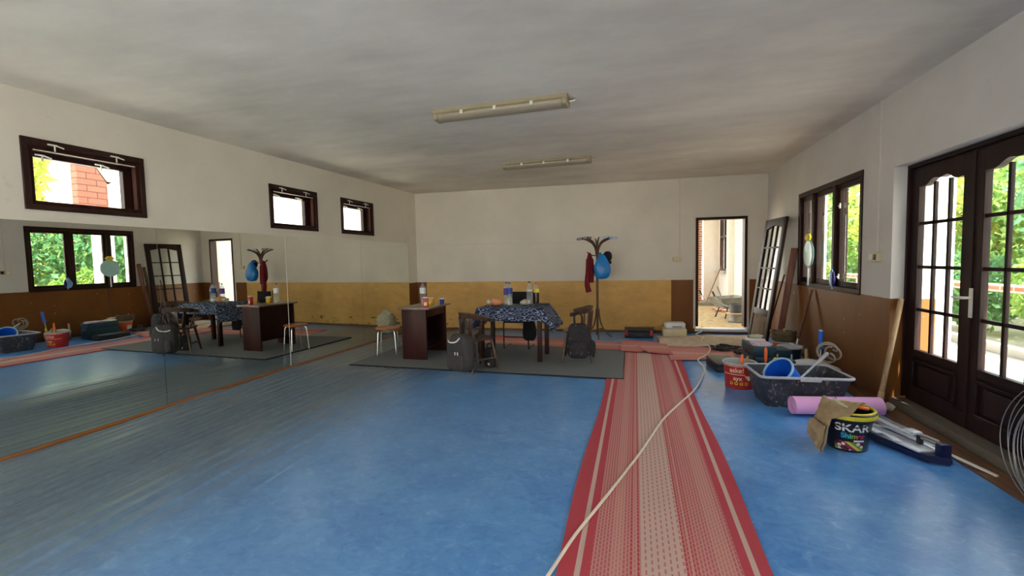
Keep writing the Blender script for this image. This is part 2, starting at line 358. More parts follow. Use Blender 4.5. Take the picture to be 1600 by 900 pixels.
class MB:
    def __init__(s): s.bm = bmesh.new()
    def _ins(s, src, mtx):
        me = bpy.data.meshes.new('t'); src.transform(mtx); src.to_mesh(me); s.bm.from_mesh(me); bpy.data.meshes.remove(me); src.free()
        return s
    def box(s, c, d, rot=(0, 0, 0), bev=0.0, taper=None, seg=2):
        b = bmesh.new(); bmesh.ops.create_cube(b, size=1)
        for v in b.verts:
            k = 1.0
            if taper is not None and v.co.z < 0: k = taper
            v.co = Vector((v.co.x * d[0] * k, v.co.y * d[1] * k, v.co.z * d[2]))
        if bev: bmesh.ops.bevel(b, geom=b.edges[:], offset=bev, segments=seg, profile=.6, affect='EDGES')
        return s._ins(b, Matrix.Translation(c) @ rot3(rot))
    def bar(s, p0, p1, wx, wy, roll=0, bev=0.0):
        p0, p1 = Vector(p0), Vector(p1); d = p1 - p0
        b = bmesh.new(); bmesh.ops.create_cube(b, size=1)
        for v in b.verts: v.co = Vector((v.co.x * wx, v.co.y * wy, v.co.z * d.length))
        if bev: bmesh.ops.bevel(b, geom=b.edges[:], offset=bev, segments=2, profile=.6, affect='EDGES')
        q = d.to_track_quat('Z', 'Y').to_matrix().to_4x4()
        return s._ins(b, Matrix.Translation((p0 + p1) / 2) @ q @ Matrix.Rotation(roll, 4, 'Z'))
    def cyl(s, p0, p1, r0, r1=None, seg=16):
        r1 = r0 if r1 is None else r1
        p0, p1 = Vector(p0), Vector(p1); d = p1 - p0
        b = bmesh.new(); bmesh.ops.create_cone(b, cap_ends=True, segments=seg, radius1=r0, radius2=r1, depth=d.length)
        q = d.to_track_quat('Z', 'Y').to_matrix().to_4x4()
        return s._ins(b, Matrix.Translation((p0 + p1) / 2) @ q)
    def tube(s, pts, r, seg=8, closed=False):
        pts = [Vector(p) for p in pts]; n = len(pts); rings = []; bm = s.bm
        nrm = None
        for i, p in enumerate(pts):
            a = pts[(i - 1) % n] if (closed or i > 0) else p
            b = pts[(i + 1) % n] if (closed or i < n - 1) else p
            t = (b - a).normalized()
            if nrm is None:
                nrm = t.orthogonal().normalized()
            else:
                nrm = (nrm - t * nrm.dot(t))
                nrm = nrm.normalized() if nrm.length > 1e-6 else t.orthogonal().normalized()
            bi = t.cross(nrm); rr = r[i] if isinstance(r, (list, tuple)) else r
            rings.append([bm.verts.new(p + (nrm * math.cos(2 * PI * k / seg) + bi * math.sin(2 * PI * k / seg)) * rr) for k in range(seg)])
        for i in range(n if closed else n - 1):
            A, B = rings[i], rings[(i + 1) % n]
            for k in range(seg): bm.faces.new((A[k], A[(k + 1) % seg], B[(k + 1) % seg], B[k]))
        if not closed:
            bm.faces.new(rings[0][::-1]); bm.faces.new(rings[-1])
        return s
    def lathe(s, prof, c=(0, 0, 0), seg=28, mtx=None):
        b = bmesh.new(); rings = []
        for (r, z) in prof:
            if r < 1e-5: rings.append([b.verts.new((0, 0, z))])
            else: rings.append([b.verts.new((r * math.cos(2 * PI * k / seg), r * math.sin(2 * PI * k / seg), z)) for k in range(seg)])
        for A, B in zip(rings, rings[1:]):
            for k in range(seg):
                k2 = (k + 1) % seg
                if len(A) == 1 and len(B) == 1: continue
                if len(A) == 1: b.faces.new((A[0], B[k2], B[k]))
                elif len(B) == 1: b.faces.new((A[k], A[k2], B[0]))
                else: b.faces.new((A[k], A[k2], B[k2], B[k]))
        bmesh.ops.recalc_face_normals(b, faces=b.faces[:])
        return s._ins(b, Matrix.Translation(c) @ (mtx or Matrix()))
    def blob(s, c, d, e=.6, rot=(0, 0, 0), noise=0.0, nscale=6, seed=0, nu=20, nv=12, fn=None):
        b = bmesh.new(); rows = []
        def sp(v, e_): return math.copysign(abs(v) ** e_, v)
        for j in range(nv + 1):
            ph = -PI / 2 + PI * j / nv
            row = []
            for i in range(nu):
                t = 2 * PI * i / nu
                co = Vector((sp(math.cos(ph), e) * sp(math.cos(t), e), sp(math.cos(ph), e) * sp(math.sin(t), e), sp(math.sin(ph), e)))
                co = Vector((co.x * d[0] / 2, co.y * d[1] / 2, co.z * d[2] / 2))
                if fn: co = fn(co)
                if noise:
                    nn = mnoise.noise(co * nscale + Vector((seed * 3.7, seed, 0)))
                    co = co * (1 + noise * nn)
                row.append(b.verts.new(co))
            rows.append(row)
        for A, B in zip(rows, rows[1:]):
            for i in range(nu): b.faces.new((A[i], A[(i + 1) % nu], B[(i + 1) % nu], B[i]))
        bmesh.ops.remove_doubles(b, verts=b.verts[:], dist=1e-5)
        return s._ins(b, Matrix.Translation(c) @ rot3(rot))
    def prism(s, poly, depth, mtx=None):
        """poly in local XZ, extruded +-depth/2 along Y"""
        b = bmesh.new()
        A = [b.verts.new((x, -depth / 2, z)) for x, z in poly]; B = [b.verts.new((x, depth / 2, z)) for x, z in poly]
        n = len(poly)
        b.faces.new(A); b.faces.new(B[::-1])
        for i in range(n): b.faces.new((A[i], B[i], B[(i + 1) % n], A[(i + 1) % n]))
        bmesh.ops.recalc_face_normals(b, faces=b.faces[:])
        return s._ins(b, mtx or Matrix())
    def sheet(s, fn, nu, nv, t):
        """fn(u,v)->Vector, thickness t along face normal"""
        b = bmesh.new(); g = [[b.verts.new(fn(i / nu, j / nv)) for j in range(nv + 1)] for i in range(nu + 1)]
        fs = [b.faces.new((g[i][j], g[i + 1][j], g[i + 1][j + 1], g[i][j + 1])) for i in range(nu) for j in range(nv)]
        b.normal_update()
        bmesh.ops.solidify(b, geom=fs, thickness=t)
        bmesh.ops.recalc_face_normals(b, faces=b.faces[:])
        return s._ins(b, Matrix())
    def build(s, name, mat, parent=None, loc=None, rot=None, smooth=True, ang=38):
        me = bpy.data.meshes.new(name); s.bm.normal_update(); s.bm.to_mesh(me); s.bm.free()
        me.materials.append(mat)
        if smooth:
            me.shade_smooth(); me.set_sharp_from_angle(angle=math.radians(ang))
        o = bpy.data.objects.new(name, me); C.objects.link(o)
        if parent: o.parent = parent
        if loc: o.location = loc
        if rot: o.rotation_euler = rot
        return o

def tag(o, label=None, cat=None, group=None, kind=None):
    if label: o['label'] = label
    if cat: o['category'] = cat
    if group: o['group'] = group
    if kind: o['kind'] = kind
    return o
def thing(name, label, cat, loc=(0, 0, 0), rz=0.0, group=None):
    o = bpy.data.objects.new(name, None); C.objects.link(o); o.location = loc; o.rotation_euler = (0, 0, rz); o.empty_display_size = .05
    return tag(o, label, cat, group)
def struct(name, label=None):
    o = bpy.data.objects.new(name, None); C.objects.link(o); o.empty_display_size = .05
    return tag(o, label, None, None, 'structure')
def copy_tree(o, parent=None):
    c = o.copy(); C.objects.link(c)
    if parent: c.parent = parent
    for ch in [x for x in bpy.data.objects if x.parent == o]: copy_tree(ch, c)
    return c
def text_mesh(name, body, size, mat, parent, mtx=None, bend=None, squash=1.0, bold=0.0, extrude=.0006):
    cu = bpy.data.curves.new('txt', 'FONT'); cu.body = body; cu.size = size; cu.extrude = extrude; cu.align_x = 'CENTER'; cu.align_y = 'CENTER'; cu.offset = bold
    t = bpy.data.objects.new('txt', cu); C.objects.link(t)
    dg = bpy.context.evaluated_depsgraph_get()
    me = bpy.data.meshes.new_from_object(t.evaluated_get(dg)); bpy.data.objects.remove(t); bpy.data.curves.remove(cu)
    for v in me.vertices:
        x, y, z = v.co.x * squash, v.co.y, v.co.z
        if bend:      # (radius, angle of the middle, height, cone slope): wraps the lettering round a bucket
            r, a0, h, k = bend; rr = r + k * y + .0012 + z; a = a0 + x / r
            v.co = Vector((rr * math.cos(a), rr * math.sin(a), h + y))
        else: v.co = Vector((x, y, z))
    if mtx is not None: me.transform(mtx)
    me.materials.clear(); me.materials.append(mat)
    o = bpy.data.objects.new(name, me); C.objects.link(o); o.parent = parent; return o
def arc_patch(name, r0, r1, z0, z1, a0, a1, mat, parent, n=14, off=.0015):
    """a printed label wrapped round a bucket or bottle between two angles"""
    mb = MB()
    mb.sheet(lambda u, v: Vector(((r0 + (r1 - r0) * v + off) * math.cos(a0 + (a1 - a0) * u), (r0 + (r1 - r0) * v + off) * math.sin(a0 + (a1 - a0) * u), z0 + (z1 - z0) * v)), n, 2, .0008)
    return mb.build(name, mat, parent)

# ------------------------------------------------------------------ setting: floor, ceiling, walls
H = 2.87
def sstep(a, b, x):
    t = max(0, min(1, (x - a) / (b - a))); return t * t * (3 - 2 * t)
def floor_z(x, y): return -.05 * sstep(5.2, 2.0, y) * sstep(-3.4, -4.7, x)
def ripple(x, y):
    """the loose lino sheet lies in long ripples along the mirror wall"""
    a = sstep(-2.15, -3.0, x) * (1 - .75 * sstep(4.9, 5.5, y)) * (.55 + .9 * max(0, .5 + mnoise.noise(Vector((x * 2.2, y * .22, 4.0)))))
    ph = x / .145 + 2.6 * mnoise.noise(Vector((x * .9, y * .16, 1.0))) + .5 * mnoise.noise(Vector((x * 4.0, y * .35, 7.0))) + .035 * y
    f = ph - math.floor(ph)
    return .017 * a * ((f / .78) ** 1.5 if f < .78 else .5 + .5 * math.cos(PI * (f - .78) / .22))
mb = MB()
def floor_pt(u, v):
    x = (-5.0 + 3.0 * u / .86) if u < .86 else (-2.0 + 4.26 * (u - .86) / .14)
    y = -3.2 + 12.5 * v
    return Vector((x, y, floor_z(x, y) + ripple(x, y)))
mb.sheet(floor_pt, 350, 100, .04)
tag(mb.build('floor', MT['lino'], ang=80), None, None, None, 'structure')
mb = MB(); mb.box((-1.3, 2.9, H + .06), (7.9, 12.9, .12)); tag(mb.build('ceiling', MT['ceiling'], smooth=False), None, None, None, 'structure')

def wall(name, A, B, thick, holes, mat, z0=-.1, z1=H + .05):
    """A->B on the floor; the room is on the right-hand side of A->B, the wall grows to the left. holes: (u0,u1,z0,z1)"""
    A, B = Vector(A), Vector(B); d = B - A; L = d.length; d.normalize(); n = Vector((-d.y, d.x))
    us = sorted({0, L, *[h[0] for h in holes], *[h[1] for h in holes]}); zs = sorted({z0, z1, *[h[2] for h in holes], *[h[3] for h in holes]})
    solid = lambda i, j: 0 <= i < len(us) - 1 and 0 <= j < len(zs) - 1 and not any(h[0] - 1e-6 <= us[i] and us[i + 1] <= h[1] + 1e-6 and h[2] - 1e-6 <= zs[j] and zs[j + 1] <= h[3] + 1e-6 for h in holes)
    mb = MB(); bm = mb.bm
    P = lambda u, z, k: bm.verts.new((*(A + d * u + n * (thick * k)), z))
    for i in range(len(us) - 1):
        for j in range(len(zs) - 1):
            if not solid(i, j): continue
            a, b, c, e = us[i], us[i + 1], zs[j], zs[j + 1]
            bm.faces.new((P(a, c, 0), P(b, c, 0), P(b, e, 0), P(a, e, 0))); bm.faces.new((P(a, e, 1), P(b, e, 1), P(b, c, 1), P(a, c, 1)))
            if not solid(i - 1, j): bm.faces.new((P(a, c, 1), P(a, c, 0), P(a, e, 0), P(a, e, 1)))
            if not solid(i + 1, j): bm.faces.new((P(b, c, 0), P(b, c, 1), P(b, e, 1), P(b, e, 0)))
            if not solid(i, j - 1): bm.faces.new((P(a, c, 1), P(b, c, 1), P(b, c, 0), P(a, c, 0)))
            if not solid(i, j + 1): bm.faces.new((P(a, e, 0), P(b, e, 0), P(b, e, 1), P(a, e, 1)))
    bmesh.ops.remove_doubles(bm, verts=bm.verts[:], dist=1e-4); bmesh.ops.recalc_face_normals(bm, faces=bm.faces[:])
    return tag(mb.build(name, mat, smooth=False), None, None, None, 'structure')

LA, LB, RB = Vector((-4.94, -3.0)), Vector((-4.50, 8.765)), Vector((2.27, 9.0))
Ld = (LB - LA).normalized(); Ln = Vector((-Ld.y, Ld.x)); Lang = math.atan2(Ld.y, Ld.x)
Bd = (RB - LB).normalized(); Bang = math.atan2(Bd.y, Bd.x)
def lu(y): return (y + 3.0) / Ld.y                    # distance along the left wall of a given depth
def LW(u, d=0.0, z=0.0): p = LA + Ld * u - Ln * d; return Vector((p.x, p.y, z))      # d = into the room
WIN = [(2.50, 3.415), (4.94, 5.825), (6.362, 7.243)]
wall('wall_left', LA, LB + Ld * .05, .30, [(lu(a), lu(b), 1.915, 2.497) for a, b in WIN], MT['wall_l'])
def bu(x): return (x + 4.5) / Bd.x
def BW(u, d=0.0, z=0.0): p = LB + Bd * u - Vector((-Bd.y, Bd.x)) * d; return Vector((p.x, p.y, z))
wall('wall_back', LB - Bd * .3, RB + Bd * .35, .22, [(bu(1.075) + .3, bu(1.945) + .3, .05, 2.14)], MT['wall_b'])
wall('wall_right', (2.27, 9.2), (2.27, -3.0), .35, [(9.2 - 7.39, 9.2 - 5.495, .995, 2.285), (9.2 - 4.93, 9.2 - 3.28, -.1, 2.20), (9.2 - .7, 9.2 + 2.0, 0.0, 2.3)], MT['wall_r'])  # last hole is unseen, added to let more daylight in from the right
wall('wall_front', (2.6, -3.0), (-5.3, -3.0), .3, [(4.2, 7.3, .12, 2.7)], MT['wall_plain'])  # unseen opening, added behind the camera to let fill daylight in

# strips of trim: moulding under the mirrors, brown strip and terrazzo step by the door
mb = MB(); mb.tube([LW(lu(y), .016, .010 + floor_z(-4.73 + .03 * y, y)) for y in [1.6 + .2 * k for k in range(35)]], .017, 8)
tag(mb.build('trim_1', MT['trimwood']), 'orange brown wooden moulding along the foot of the mirrors', None, None, 'structure')
mb = MB(); mb.box((2.185, 4.15, .004), (.17, 2.9, .012)); tag(mb.build('trim_2', MT['floorwood'], smooth=False), None, None, None, 'structure')
mb = MB(); mb.box((2.45, 4.105, .02), (.34, 1.65, .12), bev=.008); tag(mb.build('trim_3', MT['terrazzo']), None, None, None, 'structure')
mb = MB()
mb.bar(BW(bu(-4.36), .002, 1.790), BW(bu(.56), .002, 1.727), .004, .008)
tag(mb.build('trim_4', MT['conduit']), None, None, None, 'structure')
mb = MB(); mb.bar(BW(bu(.795), .006, 1.43), BW(bu(.795), .006, H), .018, .012); tag(mb.build('trim_5', MT['conduit']), None, None, None, 'structure')
mb = MB(); mb.bar((2.264, 5.175, 1.44), (2.264, 5.175, H), .012, .012); tag(mb.build('trim_6', MT['conduit']), None, None, None, 'structure')
mb = MB(); mb.bar((2.262, 9.0, .02), (2.262, 4.95, .02), .014, .04); tag(mb.build('baseboard_right', MT['floorwood'], smooth=False), None, None, None, 'structure')
mb = MB(); mb.bar(BW(.02, .008, .02), BW(bu(1.02), .008, .02), .04, .016, PI / 2); tag(mb.build('baseboard_back', MT['floorwood'], smooth=False), None, None, None, 'structure')
mb = MB()
for y0, y1 in ((8.33, 8.44),): mb.bar(LW(lu(8.62), .003, 1.995), LW(lu(8.62), .003, 2.13), .005, .008)
tag(mb.build('trim_7', MT['conduit']), None, None, None, 'structure')

# ------------------------------------------------------------------ windows of the left wall
def frame_bars(mb, P, u0, u1, z0, z1, w_, d0, d1, bev=.004, sides='lrtb', wt=None, wb=None):
    """rectangle of bars in a wall frame. P(u,d,z)->Vector; d0..d1 depth range"""
    wt = wt or w_; wb = wb or w_
    def slab(ua, ub, za, zb):
        b = bmesh.new(); vs_ = [b.verts.new(P(u, d, z)) for u in (ua, ub) for d in (d0, d1) for z in (za, zb)]
        for f in ((0, 1, 3, 2), (4, 6, 7, 5), (0, 4, 5, 1), (2, 3, 7, 6), (0, 2, 6, 4), (1, 5, 7, 3)): b.faces.new([vs_[i] for i in f])
        bmesh.ops.recalc_face_normals(b, faces=b.faces[:])
        if bev: bmesh.ops.bevel(b, geom=b.edges[:], offset=bev, segments=1, affect='EDGES')
        mb._ins(b, Matrix())
    if 't' in sides: slab(u0, u1, z1 - wt, z1)
    if 'b' in sides: slab(u0, u1, z0, z0 + wb)
    if 'l' in sides: slab(u0, u0 + w_, z0 + wb, z1 - wt)
    if 'r' in sides: slab(u1 - w_, u1, z0 + wb, z1 - wt)
    mb.slab = slab
    return slab
for i, (a, b) in enumerate(WIN):
    root = struct('window_%d' % (i + 1), ['wide dark wooden window high on the left wall, nearest the camera', 'middle dark wooden window high above the mirrors', 'far dark wooden window high above the mirrors'][i])
    u0, u1 = lu(a), lu(b)
    mb = MB(); frame_bars(mb, LW, u0, u1, 1.915, 2.497, .045, .016, -.05, wt=.06); mb.build('frame', MT['darkwood'], root)
    mb = MB(); frame_bars(mb, LW, u0 + .045, u1 - .045, 1.96, 2.437, .03, -.0, -.05, bev=.002, wt=.035); mb.build('inner_frame', MT['lining'], root)
    mb = MB(); frame_bars(mb, LW, u0 + .001, u1 - .001, 1.916, 2.496, .025, -.05, -.20, bev=0); mb.build('lining', MT['lining'], root)
    s = MB(); frame_bars(s, LW, u0 + .02, u1 - .02, 1.935, 2.475, .085, -.13, -.19, wt=.105, wb=.055); sa = s.build('sash', MT['darkwood'], root)
    s = MB(); s.box((0, 0, 0), (u1 - u0 - .17, .006, .40), bev=0)
    g = s.build('pane', MT['glass'], sa, smooth=False); g.location = LW((u0 + u1) / 2, -.17, 2.185); g.rotation_euler = (0, 0, Lang)
    s = MB(); s.bar(LW(u0 + .08, .001, 2.405), LW(u1 - .08, .001, 2.405), .006, .006); s.build('metal_strip', MT['white_metal'], root)
    for q, dz, dd in ((.22, 2.462, .02), (.72, 2.462, .02), (.16, 2.375, -.045), (.62, 2.375, -.045)):
        uu = u0 + (u1 - u0) * q
        s = MB(); s.bar(LW(uu - .035, dd, dz), LW(uu + .03, dd, dz), .014, .012, bev=.003); s.bar(LW(uu + .0, dd + .012, dz), LW(uu + .065, dd + .02, dz - .018), .010, .010, bev=.002)
        s.bar(LW(uu + .012, dd, dz), LW(uu + .012, dd, dz - .05), .008, .008)
        s.build('latch', MT['white_metal'], root)

# ------------------------------------------------------------------ right wall: triple window and double door
def RWp(u, d, z): return Vector((2.27 - d, u, z))     # u = Y, d into the room
root = struct('window_4', 'dark wooden three-part casement window on the right wall')
mb = MB(); sl = frame_bars(mb, RWp, 5.495, 7.39, .995, 2.285, .055, .012, -.13, wt=.06, wb=.05)
sl(6.165, 6.225, 1.045, 2.225); sl(6.84, 6.90, 1.045, 2.225); mb.build('frame', MT['darkwood'], root)
for (a, b) in ((5.55, 6.165), (6.225, 6.84), (6.90, 7.335)):
    s = MB(); frame_bars(s, RWp, a, b, 1.045, 2.225, .052, -.025, -.07, wt=.06, wb=.06); sa = s.build('casement', MT['darkwood'], root)
    s = MB(); s.box((2.32, (a + b) / 2, 1.635), (.005, b - a - .1, 1.07)); s.build('pane', MT['glass'], sa, smooth=False)
for y, z in ((6.10, 1.98), (6.29, 1.98), (6.10, 1.16), (6.29, 1.16)):
    s = MB(); s.box((2.29, y, z), (.014, .022, .06), bev=.003); s.bar((2.275, y, z), (2.268, y + (.05 if y > 6.2 else -.05), z - .012), .012, .012, bev=.003); s.build('latch', MT['white_metal'], root)
s = MB(); s.box((2.285, 6.44, .995), (.06, 1.86, .02), bev=.004); s.build('sill_ledge', MT['darkwood'], root)

root = struct('door_1', 'dark brown glazed double door on the right wall')
DX0, DX1 = -.125, -.175
mb = MB(); frame_bars(mb, RWp, 3.285, 4.925, .075, 2.20, .028, -.10, -.21, wt=.035, sides='lrt'); mb.build('frame', MT['doorwood'], root)
for (a, b, hinge) in ((4.128, 4.897, 0), (3.313, 4.122, 1)):
    lo, hi = (a + .105, b - .105)
    s = MB(); sl = frame_bars(s, RWp, a, b, .085, 2.165, .105, DX0, DX1, wt=.02, wb=.12)
    sl(lo, hi, .50, .56)
    W = hi - lo
    # top rail with the shallow arch cut in its lower edge
    pts = [(lo - .002, 2.148), (lo - .002, 1.98)]
    for k in range(25):
        t = k / 24; pts.append((lo + W * t, 1.985 + .055 * (math.sin(PI * t) ** 1.5) + .010 * math.cos(6 * PI * t)))
    pts += [(hi + .002, 1.98), (hi + .002, 2.148)]
    s.prism([(y, z) for y, z in pts], .05, Matrix.Translation((2.27 + .15, 0, 0)) @ Matrix(((0, -1, 0, 0), (1, 0, 0, 0), (0, 0, 1, 0), (0, 0, 0, 1))))
    mu = frame_bars(s, RWp, lo, hi, .5, 2.0, .02, -.138, -.164, sides='', bev=.003)
    for k in (1, 2): mu(lo + W * k / 3 - .013, lo + W * k / 3 + .013, .54, 2.01)
    for z in (.917, 1.293, 1.673): mu(lo - .002, hi + .002, z - .014, z + .014)
    leaf = s.build('door_leaf', MT['doorwood'], root)
    s = MB(); s.box((2.42, (lo + hi) / 2, .345), (.022, W + .01, .33)); s.box((2.405, (lo + hi) / 2, .345), (.03, W - .16, .19), bev=.014)
    fr = MB()
    s.build('bottom_panel', MT['doorwood'], leaf)
    frame_bars(fr, RWp, lo - .005, hi + .005, .21, .48, .022, -.112, -.14, bev=.006); fr.build('panel_moulding', MT['doorwood'], leaf)
    s = MB(); s.box((2.42, (lo + hi) / 2, 1.29), (.005, W + .02, 1.50)); s.build('pane', MT['glass'], leaf, smooth=False)
    if hinge == 1:
        s = MB(); sl2 = frame_bars(s, RWp, 4.078, 4.128, .09, 2.15, .05, -.118, -.126, sides=''); sl2(4.098, 4.140, .09, 2.16); s.build('astragal', MT['doorwood'], leaf)
h = MB(); h.box((2.388, 4.095, 1.04), (.008, .036, .22), bev=.003); hp = h.build('handle_plate', MT['white_metal'], leaf)
h = MB(); h.tube([(2.385, 4.095, 1.078), (2.345, 4.095, 1.078), (2.335, 4.11, 1.078), (2.336, 4.15, 1.078), (2.338, 4.215, 1.076)], [.010, .010, .011, .010, .008], 10)
h.cyl((2.383, 4.095, .975), (2.386, 4.095, .975), .008); h.build('handle', MT['white_metal'], hp)

# ------------------------------------------------------------------ doorway in the back wall
root = struct('door_2', 'doorway with a dark frame in the back wall')
mb = MB(); frame_bars(mb, BW, bu(1.075), bu(1.945), .085, 2.14, .045, .014, -.16, sides='lrt'); mb.build('frame', MT['darkwood'], root)
mb = MB(); frame_bars(mb, BW, bu(1.035), bu(1.985), .05, 2.175, .04, .004, -.05, sides='lrt'); mb.build('plaster_edge', MT['wall_plain'], root)
mb = MB(); mb.box(BW(bu(1.51), -.08, .065), (.90, .26, .045), (0, 0, Bang), .006); mb.build('threshold', MT['white_plastic'], root)

# ------------------------------------------------------------------ mirrors
MIRL = ['first mirror panel from the camera end of the left wall', 'second mirror panel from the camera, showing the leaning door leaf', 'third mirror panel from the camera, showing the table and coat rack', 'farthest mirror panel, beside the corner by the back wall']
for k, (a, b) in enumerate(((.15, 1.80), (1.804, 3.485), (3.489, 5.16), (5.164, 6.83), (6.834, 8.40))):
    ua, ub = lu(a), lu(b)
    mb = MB()
    z0 = .012 + min(0, floor_z(-4.74, (a + b) / 2) * .9)
    bm = mb.bm; c = []
    for u in (ua, ub):
        for d in (.004, .010):
            for z in (z0, 1.822): c.append(bm.verts.new(LW(u, d, z)))
    for f in ((0, 1, 3, 2), (4, 6, 7, 5), (0, 4, 5, 1), (2, 3, 7, 6), (0, 2, 6, 4), (1, 5, 7, 3)): bm.faces.new([c[i] for i in f])
    bmesh.ops.recalc_face_normals(bm, faces=bm.faces[:])
    o = mb.build('mirror_panel', MT['mirror'], smooth=False)
    lab = 'tall wall mirror panel before the first visible seam, at the left picture edge' if k == 1 else ['wall mirror panel behind the camera end, next along from the seam', '', 'wall mirror panel between the dark seam and the pale seam', 'wall mirror panel just past the pale seam, behind the stool', 'wall mirror panel ending beside the brown pilaster corner'][k]
    tag(o, lab, 'mirror', 'mirror panels along the left wall')

mb = MB(); mb.bar(LW(lu(5.162), .011, .02), LW(lu(5.162), .011, 1.822), .005, .003); tag(mb.build('seam_reflection', MT['conduit']), None, None, None, 'structure')  # thin pale bar standing in for the edge reflection at this mirror seam
# ------------------------------------------------------------------ fluorescent lamps
def lamp(loc, label):
    t = thing('fluorescent_lamp', label, 'ceiling lamp', loc, math.radians(-2), 'fluorescent lamps on the ceiling')
    mb = MB(); mb.prism([(-.085, 0), (-.085, -.028), (-.062, -.045), (.062, -.045), (.085, -.028), (.085, 0)], 1.30, Matrix.Rotation(PI / 2, 4, 'Z')); mb.build('lamp_body', MT['lampwhite'], t)
    mb = MB(); mb.prism([(-.072, -.040)] + [(-.072 * math.cos(a), -.046 - .052 * math.sin(a)) for a in [PI * k / 12 for k in range(13)]] + [(.072, -.040)], 1.22, Matrix.Rotation(PI / 2, 4, 'Z')); mb.build('diffuser', MT['diffuser'], t)
    for s_ in (-1, 1):
        mb = MB(); mb.blob((s_ * .625, 0, -.045), (.06, .165, .09), .45); mb.build('end_cap', MT['lampwhite'], t)
    for x in (-.35, -.02, .33):
        for sy in (-1, 1):
            mb = MB(); mb.box((x, sy * .082, -.045), (.03, .012, .035), bev=.003); mb.build('clip', MT['white_metal'], t)
    mb = MB(); mb.tube([(.64, .02, -.04), (.70, .04, -.03), (.70, .08, -.005), (.68, .12, .0)], .008, 8); mb.build('cable', MT['white_metal'], t)
    return t
lamp((-1.22, 4.12, H), 'larger looking ceiling tube lamp, the one nearer the camera')
lamp((-1.25, 6.57, H), 'ceiling tube lamp farther back, nearer the rear wall')

# ------------------------------------------------------------------ floor coverings
def quad_sheet(name, P, mat, t=.008, nu=24, nv=24, wave=0.0, seed=0, z=.004, fn=None):
    A, B, Cc, D = [Vector((*q, 0)) for q in P]     # near-left, near-right, far-right, far-left
    def f(u, v):
        p = (A * (1 - u) + B * u) * (1 - v) + (D * (1 - u) + Cc * u) * v
        zz = z + wave * (mnoise.noise(Vector((p.x * 3 + seed, p.y * 3, seed))) + .6)
        if fn: zz += fn(u, v)
        return Vector((p.x, p.y, zz))
    mb = MB(); mb.sheet(f, nu, nv, -t); return mb.build(name, mat)
matt = thing('floor_mat', 'large charcoal mat under the desk and the table', 'mat', (0, 0, 0))
o = quad_sheet('mat_surface', [(-3.86, 5.43), (-.15, 5.36), (-.17, 7.0), (-3.80, 7.40)], MT['mat'], .008, z=.009, wave=.003); o.parent = matt
mb = MB(); mb.tube([(-3.87, 5.42, .008), (-.14, 5.35, .010), (-.16, 7.01, .010), (-3.81, 7.41, .008)], .011, 6, True); o = mb.build('binding', MT['mat_edge'], matt)

mb = MB()
def runf(u, v):
    y = .3 + 6.75 * v; x = -.345 + .935 * u + .02 * math.sin(y * 1.7) * (1 - u) + .012 * math.sin(y * 2.1 + 1) * u
    return Vector((x, y, .006 + .0025 * (mnoise.noise(Vector((x * 4, y * 3, 2))) + .5)))
mb.sheet(runf, 24, 90, -.005)
tag(mb.build('runner_rug', runner_mat('red_runner_weave', 0, -.345, .59)), 'long red striped runner rug reaching from the camera to the back of the room', 'rug')
tag(quad_sheet('runner_rug', [(-2.75, 7.33), (-.10, 6.92), (-.12, 7.72), (-2.6, 8.15)], runner_mat('red_cross_runner_weave', 1, 7.1, 7.95, .25), .004, wave=.004, seed=3, z=.003), 'red runner rug laid crosswise behind the table and chairs', 'rug')
tag(quad_sheet('runner_rug', [(.46, 6.42), (1.62, 6.82), (1.75, 7.50), (.46, 7.42)], runner_mat('faded_red_weave', 1, 6.5, 7.4, .45), .005, wave=.012, seed=5, z=.012), 'faded red runner piece lying right of the long runner, under the cord', 'rug')
def crumple(u, v): return .03 * math.exp(-((u - .32 - .25 * (.6 - v)) / .05) ** 2) * sstep(.9, .3, v) + .012 * (1 - v) * mnoise.noise(Vector((u * 5, v * 4, 1)))
tag(quad_sheet('rug_offcut', [(-.22, 6.95), (.52, 6.80), (.47, 7.72), (-.22, 7.86)], runner_mat('pale_red_weave', 1, 6.9, 7.75, .4), .006, 30, 24, wave=.010, seed=9, z=.020, fn=crumple), 'crumpled pale red rug offcut lying across the end of the long runner', 'rug')
def curl(u, v): return .075 * math.exp(-((v - .34 + .5 * u) / .10) ** 2) * sstep(.75, .1, u) + .02 * math.exp(-((u - .55) / .05) ** 2)
tag(quad_sheet('torn_floor_sheet', [(.38, 7.45), (1.75, 7.45), (2.0, 8.72), (.36, 8.40)], MT['dirtylino'], .004, 40, 30, wave=.010, seed=4, z=.016, fn=curl), 'torn dirty beige floor sheet with a curled edge before the doorway', 'floor sheet')

cord_pts = [(-.62, .9), (-.45, 1.6), (-.37, 1.93), (-.298, 2.226), (-.193, 2.56), (-.077, 2.943), (.05, 3.377), (.22, 4.019), (.391, 4.492), (.596, 5.026), (.76, 5.642), (.83, 6.1), (.80, 6.4), (.93, 6.70), (1.03, 7.0), (1.09, 7.4), (1.02, 7.75), (1.10, 8.1), (1.02, 8.45), (1.15, 8.75)]
def smooth_path(pts, n=6):
    out = []
    P = [Vector(p) for p in pts]
    for i in range(len(P) - 1):
        a, b, c, d = P[max(0, i - 1)], P[i], P[i + 1], P[min(len(P) - 1, i + 2)]
        for k in range(n):
            t = k / n
            out.append(.5 * ((2 * b) + (c - a) * t + (2 * a - 5 * b + 4 * c - d) * t * t + (3 * b - a - 3 * c + d) * t ** 3))
    out.append(P[-1]); return out
def cordz(x, y):
    if y < 6.4: return .020
    if y < 7.45: return .046
    return .065
mb = MB(); mb.tube(smooth_path([(x, y, cordz(x, y)) for x, y in cord_pts] + [(1.16, 8.86, .10), (1.17, 8.98, .105), (1.2, 9.2, .105), (1.3, 9.6, .02)]), .0085, 8)
